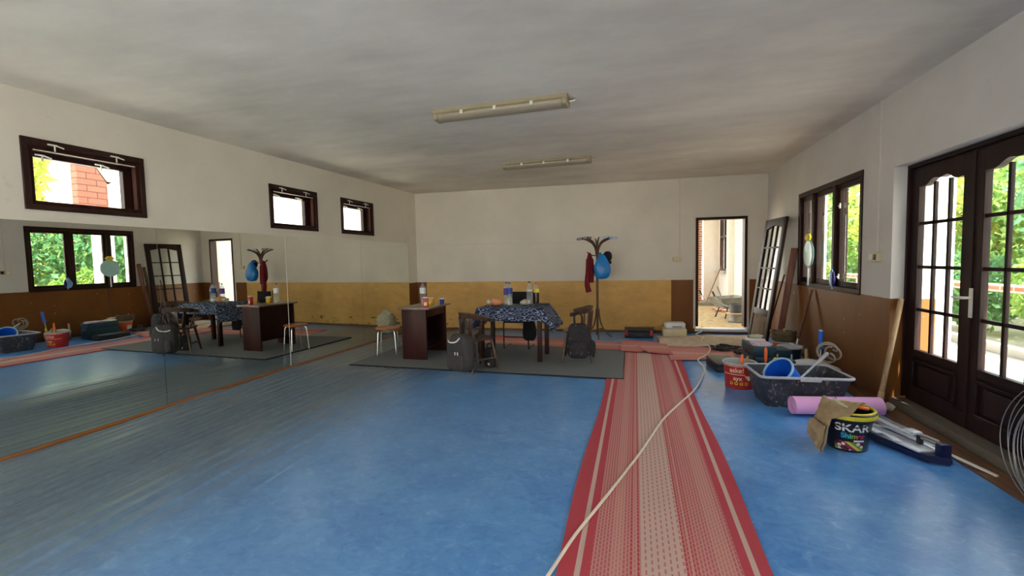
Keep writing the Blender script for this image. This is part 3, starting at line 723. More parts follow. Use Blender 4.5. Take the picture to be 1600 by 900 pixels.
tag(mb.build('extension_cord', MT['cord']), 'cream extension cord running along the red runner into the doorway', 'cord')

# ------------------------------------------------------------------ desk, stool and what stands there
t = thing('desk', 'dark mahogany desk standing against the mirror side of the mat', 'desk', (-3.09, 6.22, .009))
mb = MB(); mb.box((.01, 0, .750), (.50, .80, .026), bev=.004); mb.build('desktop', MT['desktop'], t)
for y in (-.345, .345):
    mb = MB(); mb.box((0, y, .369), (.385, .026, .737), bev=.002); mb.build('end_panel', MT['deskwood'], t)
mb = MB(); mb.box((-.12, 0, .45), (.016, .664, .56)); mb.build('back_panel', MT['deskwood'], t)
mb = MB(); mb.box((.172, 0, .675), (.018, .664, .12), bev=.002); mb.build('drawer', MT['deskwood'], t)
mb = MB(); mb.box((.06, 0, .14), (.10, .664, .022)); mb.build('foot_rail', MT['deskwood'], t)
def bottle(loc, label, h=.32, r=.044, body='bottle', cap='blue_label', wrap='blue_label', liquid=None, z0=.12, z1=.21, rz=0):
    t = thing('drink_bottle', label, 'bottle', loc, rz)
    k = h / .32
    mb = MB(); mb.lathe([(0, .004), (r * .7, 0), (r, .012), (r, .10 * k), (r * .93, .105 * k), (r * .93, .115 * k), (r, .12 * k), (r, .215 * k), (r * .9, .24 * k), (r * .55, .272 * k), (r * .33, .288 * k), (r * .33, .305 * k), (0, .305 * k)], seg=18)
    mb.build('bottle_body', MT[body], t)
    mb = MB(); mb.lathe([(0, 0), (r * .40, 0), (r * .40, .020), (0, .020)], (0, 0, .298 * k), 14); mb.build('cap', MT[cap], t)
    mb = MB(); mb.lathe([(r * 1.015, z0 * k), (r * 1.02, z0 * k + .002), (r * 1.02, z1 * k), (r * 1.0, z1 * k)], seg=18); mb.build('paper_label', MT[wrap], t)
    if liquid:
        mb = MB(); mb.lathe([(0, .003), (r * .75, .003), (r * 1.008, .012), (r * 1.008, liquid[1]), (0, liquid[1])], seg=18); mb.build('drink', MT[liquid[0]], t)
    return t
DZ = .772
bottle((-3.165, 6.33, DZ), 'tall clear water bottle on the desk, behind the red carton', .345, .048, 'bottle', 'blue_label', 'white_label', None, .16, .24)
t = thing('carton', 'upright red carton on the near corner of the desk', 'carton', (-2.955, 5.99, DZ), .3)
mb = MB(); mb.box((0, 0, .07), (.075, .05, .14), bev=.003); mb.build('carton_box', MT['red_plastic'], t)
mb = MB(); mb.box((0, 0, .137), (.077, .052, .012), bev=.002); mb.build('carton_lid', MT['white_label'], t)
mb = MB(); mb.box((.0, -.0258, .045), (.045, .002, .05)); mb.build('paper_label', MT['cream_print'], t)
t = thing('jar', 'squat glass jar of yellow relish on the desk', 'jar', (-3.02, 6.30, DZ))
mb = MB(); mb.lathe([(0, 0), (.045, 0), (.052, .01), (.052, .075), (.042, .09), (.040, .095), (0, .095)], seg=20); mb.build('jar_body', MT['jar_glass'], t)
mb = MB(); mb.lathe([(0, .095), (.044, .095), (.044, .112), (0, .112)], seg=20); mb.build('lid', MT['white_metal'], t)
t = thing('paper_cup', 'blue paper cup with a white rim on the desk', 'cup', (-2.88, 6.40, DZ))
mb = MB(); mb.lathe([(0, .0), (.030, 0), (.040, .09), (.036, .09), (.027, .006), (0, .006)], seg=20); mb.build('cup_body', MT['blue_label'], t)
mb = MB(); mb.lathe([(.040, .078), (.043, .086), (.041, .094), (.036, .090)], seg=20); mb.build('rim', MT['white_label'], t)

t = thing('stool', 'round orange wooden stool on chrome legs beside the desk', 'stool', (-3.705, 6.18, .012), .35)
mb = MB(); mb.lathe([(0, .395), (.165, .395), (.182, .402), (.185, .412), (.175, .424), (0, .428)], seg=36); mb.build('seat', MT['stoolwood'], t)
for k in range(4):
    a = PI / 4 + k * PI / 2; c_, s_ = math.cos(a), math.sin(a)
    mb = MB(); mb.tube(smooth_path([(c_ * .05, s_ * .05, .385), (c_ * .13, s_ * .13, .385), (c_ * .165, s_ * .165, .365), (c_ * .178, s_ * .178, .30), (c_ * .20, s_ * .20, .004)], 5), .010, 10); mb.build('leg', MT['chrome'], t)

t = thing('sack', 'pale slumped sack in the corner behind the desk', 'sack', (-4.18, 8.05, 0))
mb = MB(); mb.blob((0, 0, .21), (.36, .34, .42), .75, noise=.22, nscale=5, seed=2, nu=30, nv=20); mb.build('sack_body', MT['sack'], t)
mb = MB(); mb.tube(smooth_path([(-.13, -.05, .38), (-.05, -.04, .44), (.05, 0, .43), (.12, .02, .36)], 5), .05, 10); mb.build('rolled_top', MT['sack'], t)

# ------------------------------------------------------------------ table with cloth, chairs, backpacks
t = thing('table', 'small dark wooden table under a blue patterned cloth', 'table', (-1.70, 6.31, .010))
mb = MB(); mb.box((0, 0, .735), (.94, .62, .022), bev=.003); mb.build('tabletop', MT['darkwood'], t)
for y in (-.25, .25):
    mb = MB(); mb.box((0, y, .675), (.80, .02, .095)); mb.build('apron', MT['darkwood'], t)
for x in (-.42, .42):
    mb = MB(); mb.box((x, 0, .675), (.02, .46, .095)); mb.build('apron', MT['darkwood'], t)
    for y in (-.255, .255):
        mb = MB(); mb.box((x, y, .362), (.058, .058, .724), bev=.003); mb.build('leg', MT['darkwood'], t)
def cloth(u, v):
    x = -.80 + 1.58 * u; y = -.50 + 1.02 * v
    hx, hy = .475, .315
    ox, oy = max(0, abs(x) - hx), max(0, abs(y) - hy)
    sgx, sgy = math.copysign(1, x), math.copysign(1, y)
    px, py = min(abs(x), hx) * sgx, min(abs(y), hy) * sgy
    drop = math.hypot(ox, oy) if (ox > 0 and oy > 0) else ox + oy
    fl = .18 + (.38 if (x > 0) else .10) * (1 if ox > 0 else 0)
    ripple = .012 * math.sin(9 * (x if oy > ox else y) * 2 + 1.2) * min(1, drop * 6)
    px += sgx * (ox * fl) + (ripple if ox > oy else 0); py += sgy * (oy * (.10 if ox == 0 else .35)) + (ripple if oy > ox else 0)
    z = .752 - drop * (.97 if ox == 0 or oy == 0 else .9)
    return Vector((px, py, z))
mb = MB(); mb.sheet(cloth, 60, 44, .003); o = mb.build('tablecloth', MT['cloth'], None, (-1.70, 6.31, .012), ang=80)
tag(o, 'blue and white patterned tablecloth draped over the small table', 'tablecloth')
TZ = .770
bottle((-1.83, 6.36, TZ), 'water bottle with a violet label, left of the pair on the table', .345, .043, 'bottle', 'blue_label', 'purple_label', None, .14, .23)
bottle((-1.755, 6.25, TZ), 'water bottle with a blue label, right of the pair on the table', .345, .044, 'bottle', 'blue_label', 'blue_label', None, .16, .24)
bottle((-1.50, 6.42, TZ), 'clear half-empty bottle beside the cola on the table', .345, .044, 'bottle', 'black_plastic', 'white_label', None, .19, .205)
bottle((-1.42, 6.52, TZ), 'cola bottle with a red cap and yellow label on the table', .325, .043, 'bottle', 'red_plastic', 'yellow_label', ('cola', .17), .175, .225)
t = thing('bread_bag', 'clear bag of bread rolls on the left end of the table', 'bag of bread', (-1.98, 6.25, TZ))
mb = MB(); mb.blob((.03, 0, .055), (.17, .15, .115), .85, noise=.25, nscale=14, seed=3, nu=28, nv=18); mb.build('bread', MT['bread'], t)
mb = MB(); mb.blob((-.075, -.01, .045), (.10, .12, .09), .9, noise=.4, nscale=22, seed=5, nu=24, nv=16); mb.build('bag_end', MT['clear_bag'], t)
mb = MB(); mb.blob((-1.575, 6.47, TZ + .034), (.13, .10, .075), .9, noise=.45, nscale=24, seed=8, nu=26, nv=16); tag(mb.build('crumpled_bag', MT['clear_bag']), 'crumpled clear plastic bag beside the tall bottle on the table', 'bag')
mb = MB(); mb.box((-1.325, 6.50, TZ + .008), (.21, .15, .018), (0, 0, .1), .006); tag(mb.build('notebook', MT['black_plastic']), 'flat black notebook on the right end of the table', 'notebook')

def wood_chair(loc, rz, label, seat_z=.44):
    t = thing('wooden_chair', label, 'chair', loc, rz, 'low-backed wooden chairs at the table')
    mb = MB(); mb.blob((0, 0, seat_z - .018), (.42, .41, .04), .55, nu=32, nv=8); mb.build('seat', MT['chairwood'], t)
    F = {(-1, -1): (-.195, -.20), (1, -1): (.195, -.20), (-1, 1): (-.205, .205), (1, 1): (.205, .205)}
    for (sx_, sy_), (fx, fy) in F.items():
        mb = MB(); a, b = Vector((fx, fy, .006)), Vector((fx * .68, fy * .68, seat_z - .03))
        mb.tube([a, a.lerp(b, .25), a.lerp(b, .5), a.lerp(b, .75), b], [.013, .018, .021, .019, .016], 10); mb.build('leg', MT['chairwood'], t)
    for pa, pb in ((((-.185, -.19), (-.195, .195))), (((.185, -.19), (.195, .195))), (((-.19, 0), (.19, 0)))):
        mb = MB(); mb.tube([(pa[0] * .92, pa[1] * .92, .165), ((pa[0] + pb[0]) / 2 * .92, (pa[1] + pb[1]) / 2 * .92, .165), (pb[0] * .92, pb[1] * .92, .165)], [.009, .013, .009], 8); mb.build('stretcher', MT['chairwood'], t)
    R = .255
    mb = MB()
    def rail(u, v):
        a = PI + PI * (u * 1.16 - .08)
        r = R + .018 * (v - .5); h = .068 if .2 < u < .8 else .045
        z = .66 + .07 * math.sin(PI * max(0, min(1, u))) + h * (v - .5)
        return Vector((r * math.cos(a), r * math.sin(a) * .92 + .03, z))
    mb.sheet(rail, 30, 3, .026); mb.build('back_rail', MT['chairwood'], t, ang=60)
    for a in (1.14, 1.86):
        A = Vector((.17 * math.cos(PI * a), .17 * math.sin(PI * a) + .01, seat_z - .01)); ang_ = PI * a
        B = Vector((R * math.cos(ang_), R * math.sin(ang_) * .92 + .03, .655))
        mb = MB(); mb.tube([A, A.lerp(B, .3), A.lerp(B, .6), B], [.011, .016, .013, .010], 8); mb.build('arm_spindle', MT['chairwood'], t)
    for a in (1.33, 1.5, 1.67):
        ang_ = PI * a
        A = Vector((.175 * math.cos(ang_), .175 * math.sin(ang_), seat_z - .01)); B = Vector((R * math.cos(ang_), R * math.sin(ang_) * .92 + .03, .70))
        mb = MB(); mb.bar(A, B, .075 if a == 1.5 else .055, .014, ang_ + PI / 2 if False else 0, .004); mb.build('back_slat', MT['chairwood'], t)
    return t
wood_chair((-2.0, 5.475, .010), math.radians(-35.6), 'dark wooden chair with the grey backpack, nearest the camera')
wood_chair((-.775, 6.28, .010), math.radians(92), 'dark wooden chair at the right end of the table, with the mottled backpack')

def backpack(loc, rz, label, mat, size=(.34, .17, .46), strap_top=.64, strap_x=.05):
    t = thing('backpack', label, 'backpack', loc, rz, None)
    w_, d_, h_ = size
    mb = MB(); mb.blob((0, 0, h_ / 2), (w_, d_, h_), .55, nu=32, nv=18, noise=.05, nscale=7, fn=lambda c: Vector((c.x * (1 - .22 * max(0, c.z / h_)), c.y, c.z)), seed=1); mb.build('main_bag', mat, t)
    mb = MB(); mb.blob((0, -d_ * .47, h_ * .30), (w_ * .78, d_ * .45, h_ * .46), .5, noise=.06, nscale=9, seed=2); mb.build('front_pocket', mat, t)
    for sx_ in (-1, 1):
        mb = MB(); mb.tube(smooth_path([(sx_ * w_ * .30, d_ * .42, h_ * .90), (sx_ * w_ * .42, d_ * .62, h_ * .6), (sx_ * w_ * .45, d_ * .6, h_ * .25), (sx_ * w_ * .40, d_ * .40, h_ * .08)], 5), .014, 8); mb.build('shoulder_strap', mat, t)
    mb = MB(); mb.tube(smooth_path([(-.045, .03, h_ * .95), (-strap_x, .05, h_ + (strap_top - h_) * .6), (-.02, .075, strap_top), (.02, .075, strap_top), (strap_x, .05, h_ + (strap_top - h_) * .6), (.045, .03, h_ * .95)], 5), .013, 8); mb.build('hanging_strap', mat, t)
    return t
b1 = backpack((-2.09, 5.165, .060), math.radians(-24), 'plain grey backpack with a white piped top, hung on the near chair', MT['grey_bag'], (.36, .19, .47), .635)
mb = MB(); mb.tube(smooth_path([(-.135, -.085, .385), (-.08, -.105, .37), (.02, -.105, .385), (.07, -.085, .435)], 6), .009, 8); tag(mb.build('piping', MT['white_plastic'], b1), 'white curved piping')
for x in (.02, .065):
    mb = MB(); mb.bar((x, -.125, .265), (x + .008, -.125, .225), .014, .006); tag(mb.build('zip_pull', MT['white_plastic'], b1), 'white zip pull')
b2 = backpack((-.735, 5.955, .105), math.radians(8), 'mottled dark backpack hanging on the right-hand chair', MT['camo'], (.31, .20, .47), .60)
mb = MB(); mb.blob((.17, .0, .14), (.11, .14, .20), .6, noise=.1, seed=4); mb.build('side_pocket', MT['camo'], b2)
t = thing('handbag', 'small dark bag standing under the near chair seat', 'bag', (-1.86, 5.62, .012), math.radians(-20))
mb = MB(); mb.blob((0, 0, .13), (.16, .12, .26), .45, noise=.05); mb.build('bag_body', MT['camo_dark'], t)
mb = MB(); mb.tube(smooth_path([(-.05, 0, .24), (-.04, 0, .31), (.04, 0, .31), (.05, 0, .24)], 5), .008, 8); mb.build('handle', MT['black_cloth'], t)
mb = MB(); mb.box((.02, -.062, .06), (.03, .004, .03), bev=.001); mb.build('badge', MT['white_label'], t)

t = thing('office_chair', 'black chair on a bent steel tube frame behind the table', 'chair', (-1.83, 7.05, .010), PI)
mb = MB(); mb.box((0, 0, .44), (.42, .40, .035), bev=.012); mb.build('seat', MT['black_cloth'], t)
mb = MB(); mb.box((0, -.22, .775), (.34, .03, .24), (-.12, 0, 0), .012); bk = mb.build('backrest', MT['black_cloth'], t)
mb = MB(); mb.box((-.03, -.262, .815), (.09, .004, .018), (-.12, 0, 0)); mb.build('paper_label', MT['white_label'], bk)
for sx_ in (-1, 1):
    mb = MB(); mb.tube(smooth_path([(sx_ * .19, -.24, .90), (sx_ * .20, -.20, .50), (sx_ * .20, -.16, .42), (sx_ * .20, .15, .42), (sx_ * .20, .20, .38), (sx_ * .20, .20, .05), (sx_ * .20, .16, .012), (sx_ * .20, -.20, .012)], 5), .011, 8); mb.build('side_frame', MT['black_plastic'], t)
mb = MB(); mb.tube([(-.20, .2, .20), (.20, .2, .20)], .010, 8); mb.build('cross_bar', MT['black_plastic'], t)
t = thing('jacket', 'black jacket hanging from the seat of the chair behind the table', 'jacket', (-1.60, 6.80, 0))
mb = MB(); mb.blob((0, 0, .37), (.21, .06, .40), .6, noise=.12, nscale=8, fn=lambda c: Vector((c.x * (1 - .35 * c.z / .4), c.y, c.z))); mb.build('jacket_body', MT['black_cloth'], t)
mb = MB(); mb.blob((.06, -.02, .30), (.07, .05, .26), .7, noise=.1); mb.build('sleeve', MT['black_cloth'], t)

# ------------------------------------------------------------------ coat rack
RX, RY = -.665, 8.25
t = thing('coat_rack', 'tall brown bentwood coat rack by the back wall', 'coat rack', (RX, RY, 0))
mb = MB(); mb.tube([(0, 0, .12), (0, 0, .6), (0, 0, 1.2), (0, 0, 1.70)], [.020, .022, .022, .020], 12); mb.build('pole', MT['rackwood'], t)
for k in range(4):
    a = PI * k / 2 + .15; c_, s_ = math.cos(a), math.sin(a)
    mb = MB(); mb.tube(smooth_path([(c_ * .022, s_ * .022, .52), (c_ * .03, s_ * .03, .40), (c_ * .07, s_ * .07, .22), (c_ * .16, s_ * .16, .08), (c_ * .25, s_ * .25, .010)], 5), .013, 8); mb.build('foot', MT['rackwood'], t)
for k in range(8):
    a = PI * k / 4 + .2; c_, s_ = math.cos(a), math.sin(a)
    mb = MB(); mb.tube(smooth_path([(c_ * .02, s_ * .02, 1.50), (c_ * .03, s_ * .03, 1.60), (c_ * .085, s_ * .085, 1.70), (c_ * .17, s_ * .17, 1.755), (c_ * .27, s_ * .27, 1.79)], 5), [.014] * 15 + [.012] * 6, 8); mb.build('upper_hook', MT['rackwood'], t)
for k in range(4):
    a = PI * k / 2 + .0; c_, s_ = math.cos(a), math.sin(a)
    mb = MB(); mb.tube(smooth_path([(c_ * .02, s_ * .02, 1.48), (c_ * .08, s_ * .08, 1.485), (c_ * .14, s_ * .14, 1.51), (c_ * .18, s_ * .18, 1.55)], 5), .010, 8); mb.build('lower_hook', MT['rackwood'], t)
t = thing('sweater', 'maroon sweater hanging on the left of the coat rack', 'sweater', (RX - .125, RY - .045, 0))
mb = MB(); mb.blob((0, 0, 1.27), (.15, .13, .52), .7, noise=.14, nscale=9, nu=28, nv=20, fn=lambda c: Vector((c.x * (1.05 - .5 * max(0, c.z) / .26), c.y, c.z))); mb.build('sweater_body', MT['maroon'], t)
mb = MB(); mb.tube(smooth_path([(-.03, -.04, 1.42), (-.035, -.05, 1.2), (-.05, -.045, .98), (-.02, -.04, .83)], 5), [.035 + .001 * k for k in range(16)], 10); mb.build('sleeve', MT['maroon'], t)
mb = MB(); mb.tube(smooth_path([(.03, -.03, 1.42), (.03, -.04, 1.2), (.03, -.04, 1.0)], 5), .04, 10); mb.build('sleeve', MT['maroon'], t)
t = thing('carrier_bag', 'bright blue plastic bag hanging in front of the coat rack', 'bag', (RX + .10, RY - .17, 0))
def bagf(c):
    k = c.z / .24
    return Vector((c.x * (1.0 - .72 * max(0, k) ** 1.1), c.y * (1 - .6 * max(0, k)), c.z))
mb = MB(); mb.blob((0, 0, 1.29), (.29, .17, .44), .62, noise=.08, nscale=7, nu=32, nv=22, fn=bagf); mb.build('bag_body', MT['blue_bag'], t)
mb = MB(); mb.tube(smooth_path([(-.02, .01, 1.46), (-.03, .04, 1.52), (-.06, .10, 1.515), (-.02, .06, 1.50), (.02, .01, 1.46)], 5), .014, 8); mb.build('handle', MT['blue_bag'], t)
t = thing('cap', 'black cap hanging behind the blue bag on the coat rack', 'cap', (RX + .185, RY - .02, 1.46))
mb = MB(); mb.blob((0, 0, 0), (.16, .12, .19), .9, nu=24, nv=14); mb.build('crown', MT['black_cloth'], t)
mb = MB(); mb.sheet(lambda u, v: Vector((.075 * math.cos(PI * u) * (1 - .1 * v), -.03 - .05 * v * math.sin(PI * u), -.08 - .05 * v)), 12, 4, .004); mb.build('peak', MT['black_cloth'], t)
for sgn, lab, mk in ((-1, 'grey wire clothes hangers sticking out left of the coat rack top', 'dark_grey'), (1, 'pale blue clothes hanger sticking out right of the coat rack top', 'blue_rim')):
    t = thing('clothes_hanger', lab, 'hanger', (RX + sgn * .10, RY - .02, 1.79))
    mb = MB()
    mb.tube(smooth_path([(0, 0, .02), (sgn * .06, 0, .025), (sgn * .24, .02, .005), (sgn * .25, .02, -.015), (sgn * .22, -.03, -.02), (sgn * .02, -.04, .0), (0, 0, .02)], 5), .007, 8); mb.build('hanger_frame', MT[mk], t)
    mb = MB(); mb.tube(smooth_path([(0, 0, .02), (-sgn * .03, 0, .02), (-sgn * .05, 0, .04), (-sgn * .03, 0, .055)], 4), .003, 6); mb.build('hook', MT['steel'], t)

# ------------------------------------------------------------------ by the back wall: tool case, white boxes, socket
def case(name, label, cat, loc, rz, d, body, corner, handle=True):
    t = thing(name, label, cat, loc, rz)
    mb = MB(); mb.box((0, 0, d[2] * .32), (d[0], d[1], d[2] * .62), bev=.012); mb.build('case_base', MT[body], t)
    mb = MB(); mb.box((0, 0, d[2] * .82), (d[0] * .99, d[1] * .99, d[2] * .36), bev=.014); mb.build('case_lid', MT[body], t)
    for x in (-.44, .44):
        mb = MB(); mb.box((d[0] * x, -d[1] * .49, d[2] * .55), (d[0] * .10, .022, d[2] * .55), bev=.006); mb.build('latch', MT[corner], t)
    mb = MB(); mb.tube(smooth_path([(-d[0] * .14, -d[1] * .5, d[2] * .5), (-d[0] * .14, -d[1] * .5 - .022, d[2] * .45), (-d[0] * .10, -d[1] * .5 - .026, d[2] * .3), (d[0] * .10, -d[1] * .5 - .026, d[2] * .3), (d[0] * .14, -d[1] * .5 - .022, d[2] * .45), (d[0] * .14, -d[1] * .5, d[2] * .5)], 4), .008, 8); mb.build('handle', MT['dark_grey'], t)
    return t
case('tool_case', 'black tool case with red latches standing by the yellow wall', 'tool case', (.05, 8.36, .002), .03, (.49, .24, .17), 'black_plastic', 'red_plastic')
t = thing('electronics_box', 'cream flat box with a white lid box standing on it, by the doorway', 'box', (.665, 8.57, .015), .05)
t['label'] = 'cream rectangular box, the lower of the pair beside the doorway'
mb = MB(); mb.box((0, 0, .065), (.40, .28, .13), bev=.006); mb.build('box_body', MT['ivory'], t)
mb = MB(); mb.box((-.10, -.142, .085), (.13, .004, .035), bev=.001); mb.build('paper_label', MT['conduit'], t)
t = thing('electronics_box', 'rounded white box lying on top of the cream box', 'box', (.675, 8.58, .146), .05)
mb = MB(); mb.box((0, 0, .055), (.35, .26, .11), bev=.035, seg=3); mb.build('box_body', MT['white_plastic'], t)
mb = MB(); mb.box((.03, -.131, .040), (.17, .006, .014), bev=.002); mb.build('slot', MT['black_plastic'], t)
t = thing('wall_socket', 'ivory double socket on the back wall beside the doorway', 'socket', (*BW(bu(.752), .0)[:2], 1.386), Bang)
mb = MB(); mb.box((0, -.018, 0), (.155, .036, .085), bev=.008); mb.build('socket_plate', MT['ivory'], t)
for x in (-.036, .036):
    mb = MB(); mb.lathe([(.028, 0), (.028, .004), (.022, .004), (.020, .001), (0, .001)], (x, -.036, 0), 18, Matrix.Rotation(PI / 2, 4, 'X')); mb.build('outlet', MT['ivory'], t)
t = thing('wall_switch', 'cream switch box on the right wall between window and door', 'switch', (2.27, 5.175, 1.385))
for y in (-.045, .040):
    mb = MB(); mb.box((-.022, y, 0), (.044, .08, .085), bev=.008); mb.build('switch_box', MT['ivory'], t)
    mb = MB(); mb.box((-.047, y, 0), (.008, .045, .055), (0, .1, 0), .002); mb.build('rocker', MT['white_plastic'] if y > 0 else MT['black_plastic'], t)

# ------------------------------------------------------------------ leaning door leaf and poles by the right wall
t = thing('door_leaf', 'unhung dark glazed door leaf leaning in the back right corner', 'door')
Wd, Hd = .80, 1.99
mb = MB()
def bx(x0, x1, z0, z1, d=.04, b=.003): mb.box(((x0 + x1) / 2, 0, (z0 + z1) / 2), (x1 - x0, d, z1 - z0), bev=b)
bx(0, .10, 0, Hd); bx(Wd - .10, Wd, 0, Hd); bx(.10, Wd - .10, 0, .10); bx(.10, Wd - .10, .46, .56)
pts = [(.098, Hd), (.098, Hd - .16)] + [(.10 + .6 * k / 20, Hd - .155 + .05 * math.sin(PI * k / 20) ** 1.4) for k in range(21)] + [(Wd - .098, Hd - .16), (Wd - .098, Hd)]
mb.prism(pts, .04)
for k in (1, 2): bx(.1 + .6 * k / 3 - .016, .1 + .6 * k / 3 + .016, .55, Hd - .10, .03)
for k in (1, 2, 3): bx(.1, .7, .56 + .325 * k - .011, .56 + .325 * k + .011, .034)
leaf = mb.build('leaf_frame', MT['doorwood'], t)
mb = MB(); mb.box((.4, 0, .28), (.61, .018, .37)); mb.box((.4, 0, .28), (.46, .03, .23), bev=.012); tag(mb.build('bottom_panel', MT['oldwood'], t), 'weathered grey brown bottom panel')
mb = MB(); mb.box((.4, 0, 1.20), (.61, .004, 1.30)); mb.build('pane', MT['glass'], t, smooth=False)
# place: bottom edge on the floor, top against the wall
A = Vector((1.83, 8.32, .022)); Bv = Vector((1.90, 7.52, .022)); T1 = Vector((2.105, 8.24, 1.965))
ex = (Bv - A).normalized(); ez = (T1 - A); ez = (ez - ex * ez.dot(ex)).normalized(); ey = ez.cross(ex)
Mx = Matrix((ex, ey, ez)).transposed().to_4x4(); Mx.translation = A; t.matrix_world = Mx

def pole(name, label, cat, a, b, parts):
    """parts: list of (child name, t0, t1, width, depth, material, round)"""
    t = thing(name, label, cat, a)
    d = Vector(b) - Vector(a)
    for (nm, t0, t1, w_, dd, mk, rd) in parts:
        mb = MB()
        if rd: mb.cyl(d * t0, d * t1, w_, dd, 12)
        else: mb.bar(d * t0, d * t1, w_, dd, 0, .003)
        mb.build(nm, MT[mk], t)
    return t
pole('wooden_board', 'tall upright board leaning beside the loose door leaf', 'board', (2.06, 7.52, .02), (2.235, 7.44, 1.52), [('board', 0, 1, .028, .085, 'redwood', False)])
pole('wooden_board', 'second upright board, pale edged, right behind the tall board', 'board', (2.10, 7.66, .02), (2.245, 7.56, 1.44), [('board', 0, 1, .02, .06, 'oldwood', False)])
pole('broom', 'thin wooden handle leaning between door leaf and boards', 'tool handle', (1.98, 7.93, .03), (2.24, 7.90, 1.12), [('handle', 0.06, 1, .013, .012, 'redwood', True), ('head', 0, .06, .03, .02, 'black_plastic', True)])
pole('spade', 'dark wooden handled spade leaning below the window', 'spade', (2.04, 6.80, .02), (2.245, 6.77, .96), [('handle', .28, 1, .016, .015, 'redwood', True), ('socket', .2, .3, .02, .019, 'steel', True), ('blade', 0, .22, .012, .17, 'steel', False)])
t = pole('shovel', 'long wooden handled shovel leaning in the door reveal', 'shovel', (2.08, 4.66, .03), (2.335, 4.885, 1.00), [('handle', .13, 1, .020, .022, 'handlewood', True), ('socket', .05, .16, .024, .024, 'palewood', True)])
mb = MB(); mb.sheet(lambda u, v: Vector((-.02 + .10 * v, (-.10 + .2 * u) * (1 - .5 * v * v) , .005 + .03 * (abs(u - .5) * 2) ** 2 + .01)), 10, 8, .004); o = mb.build('blade', MT['steel'], t); o.rotation_euler = (0, .1, -1.0); o.location = (.02, -.01, .01)

# ornaments hanging in the triple window
t = thing('flower_ornament', 'round pale cyan ornament with a yellow flower on the window', 'ornament', (2.225, 6.86, 1.012))
mb = MB(); mb.lathe([(0, -.008), (.15, -.008), (.185, -.004), (.19, 0), (.185, .004), (.15, .008), (0, .008)], (0, 0, .42), 36, Matrix.Rotation(PI / 2, 4, 'Y')); mb.build('disc', MT['disc'], t)
mb = MB(); mb.cyl((0, 0, 0), (0, 0, .26), .012, .010); mb.build('stem', MT['white_plastic'], t)
for k in range(6):
    mb = MB(); mb.blob((-.008, .05 * math.cos(k * PI / 3), .64 + .03 * math.sin(k * PI / 3)), (.04, .07, .05), .9); mb.build('petal', MT['yellow'], t)
t = thing('drop_ornament', 'small sky blue drop ornament low on the window', 'ornament', (2.225, 6.09, 1.012))
def dropf(c): return Vector((c.x, c.y * (1 - .8 * max(0, c.z / .11)), c.z))
mb = MB(); mb.blob((0, .015, .13), (.03, .14, .22), .9, fn=dropf); mb.build('drop', MT['blue_orn'], t)
mb = MB(); mb.blob((-.004, -.04, .12), (.034, .06, .18), .9, fn=dropf); tag(mb.build('dark_half', MT['purple'], t), 'dark violet half')
mb = MB(); mb.cyl((0, 0, -.0), (0, 0, .05), .005); mb.build('stem', MT['white_plastic'], t)

# ------------------------------------------------------------------ tools along the right wall
def bucket(name, label, loc, r0, r1, h, body, rim, lining='bucket_in', rz=0, rot=None, cat='bucket', handle=True):
    t = thing(name, label, cat, loc, rz)
    if rot: t.rotation_euler = rot
    mb = MB(); mb.lathe([(0, 0), (r0, 0), (r0 + .002, .004), (r1, h), (r1 - .004, h), (r0 - .003, .008), (0, .008)], seg=40); mb.build('bucket_body', MT[body], t)
    mb = MB(); mb.lathe([(0, .0088), (r0 - .004, .0088), (r1 - .005, h - .004)], seg=40); mb.build('lining', MT[lining], t)
    mb = MB(); mb.lathe([(r1 - .006, h + .002), (r1 - .006, h - .012), (r1 + .010, h - .014), (r1 + .011, h), (r1 + .004, h + .006), (r1 - .006, h + .002)], seg=40); mb.build('rim', MT[rim], t)
    return t
cam_dir = lambda x, y: math.atan2(-y, -x)
# red bucket
rb = bucket('bucket', 'red printed plaster bucket with tool handles, left of the grey tub', (1.09, 5.33, .0), .138, .162, .275, 'red_bucket', 'tub_rim')
ca = cam_dir(1.09, 5.33)
kk = (.162 - .138) / .275
text_mesh('lettering', 'aske!', .072, MT['cream_print'], rb, bend=(.1565, ca - .18, .205, kk), bold=.001)
text_mesh('lettering', 'ayx', .062, MT['cream_print'], rb, bend=(.149, ca - .12, .118, kk), bold=.001)
arc_patch('stripe', .1520, .1525, .158, .164, ca - 1.3, ca + .35, MT['cream_print'], rb)
arc_patch('stripe', .1597, .1602, .247, .252, ca - 1.3, ca + .9, MT['cream_print'], rb)
mb = MB(); mb.prism([(-.035, .03), (.05, .03), (.01, -.03)], .0015); o = mb.build('emblem', MT['cream_print'], rb); o.location = (.1505 * math.cos(ca + .55), .1505 * math.sin(ca + .55), .122); o.rotation_euler = (0, 0, ca + .55 + PI / 2)
for k in range(4):
    a = ca - .55 + .34 * k
    mb = MB(); mb.lathe([(.010, -.001), (.017, -.001), (.017, .001), (.010, .001), (.010, -.001)], seg=18, mtx=Matrix.Rotation(PI / 2, 4, 'X')); o = mb.build('emblem', MT['yellow_rim'], rb); o.location = (.1455 * math.cos(a), .1455 * math.sin(a), .065); o.rotation_euler = (0, 0, a + PI / 2)
def hand_tool(loc, d, label, grip, name='hand_tool', L=.16, shaft=.12):
    t = thing(name, label, 'tool', loc); d = Vector(d).normalized()
    mb = MB(); mb.tube([d * shaft, d * (shaft + L * .3), d * (shaft + L * .8), d * (shaft + L)], [.013, .017, .016, .010], 10); mb.build('handle', MT[grip], t)
    mb = MB(); mb.cyl((0, 0, 0), d * (shaft + .01), .006); mb.build('shaft', MT['steel'], t)
    return t
hand_tool((1.09, 5.29, .0095), (.06, .06, 1), 'tool with an orange handle standing left in the red bucket', 'orange', L=.15, shaft=.20)
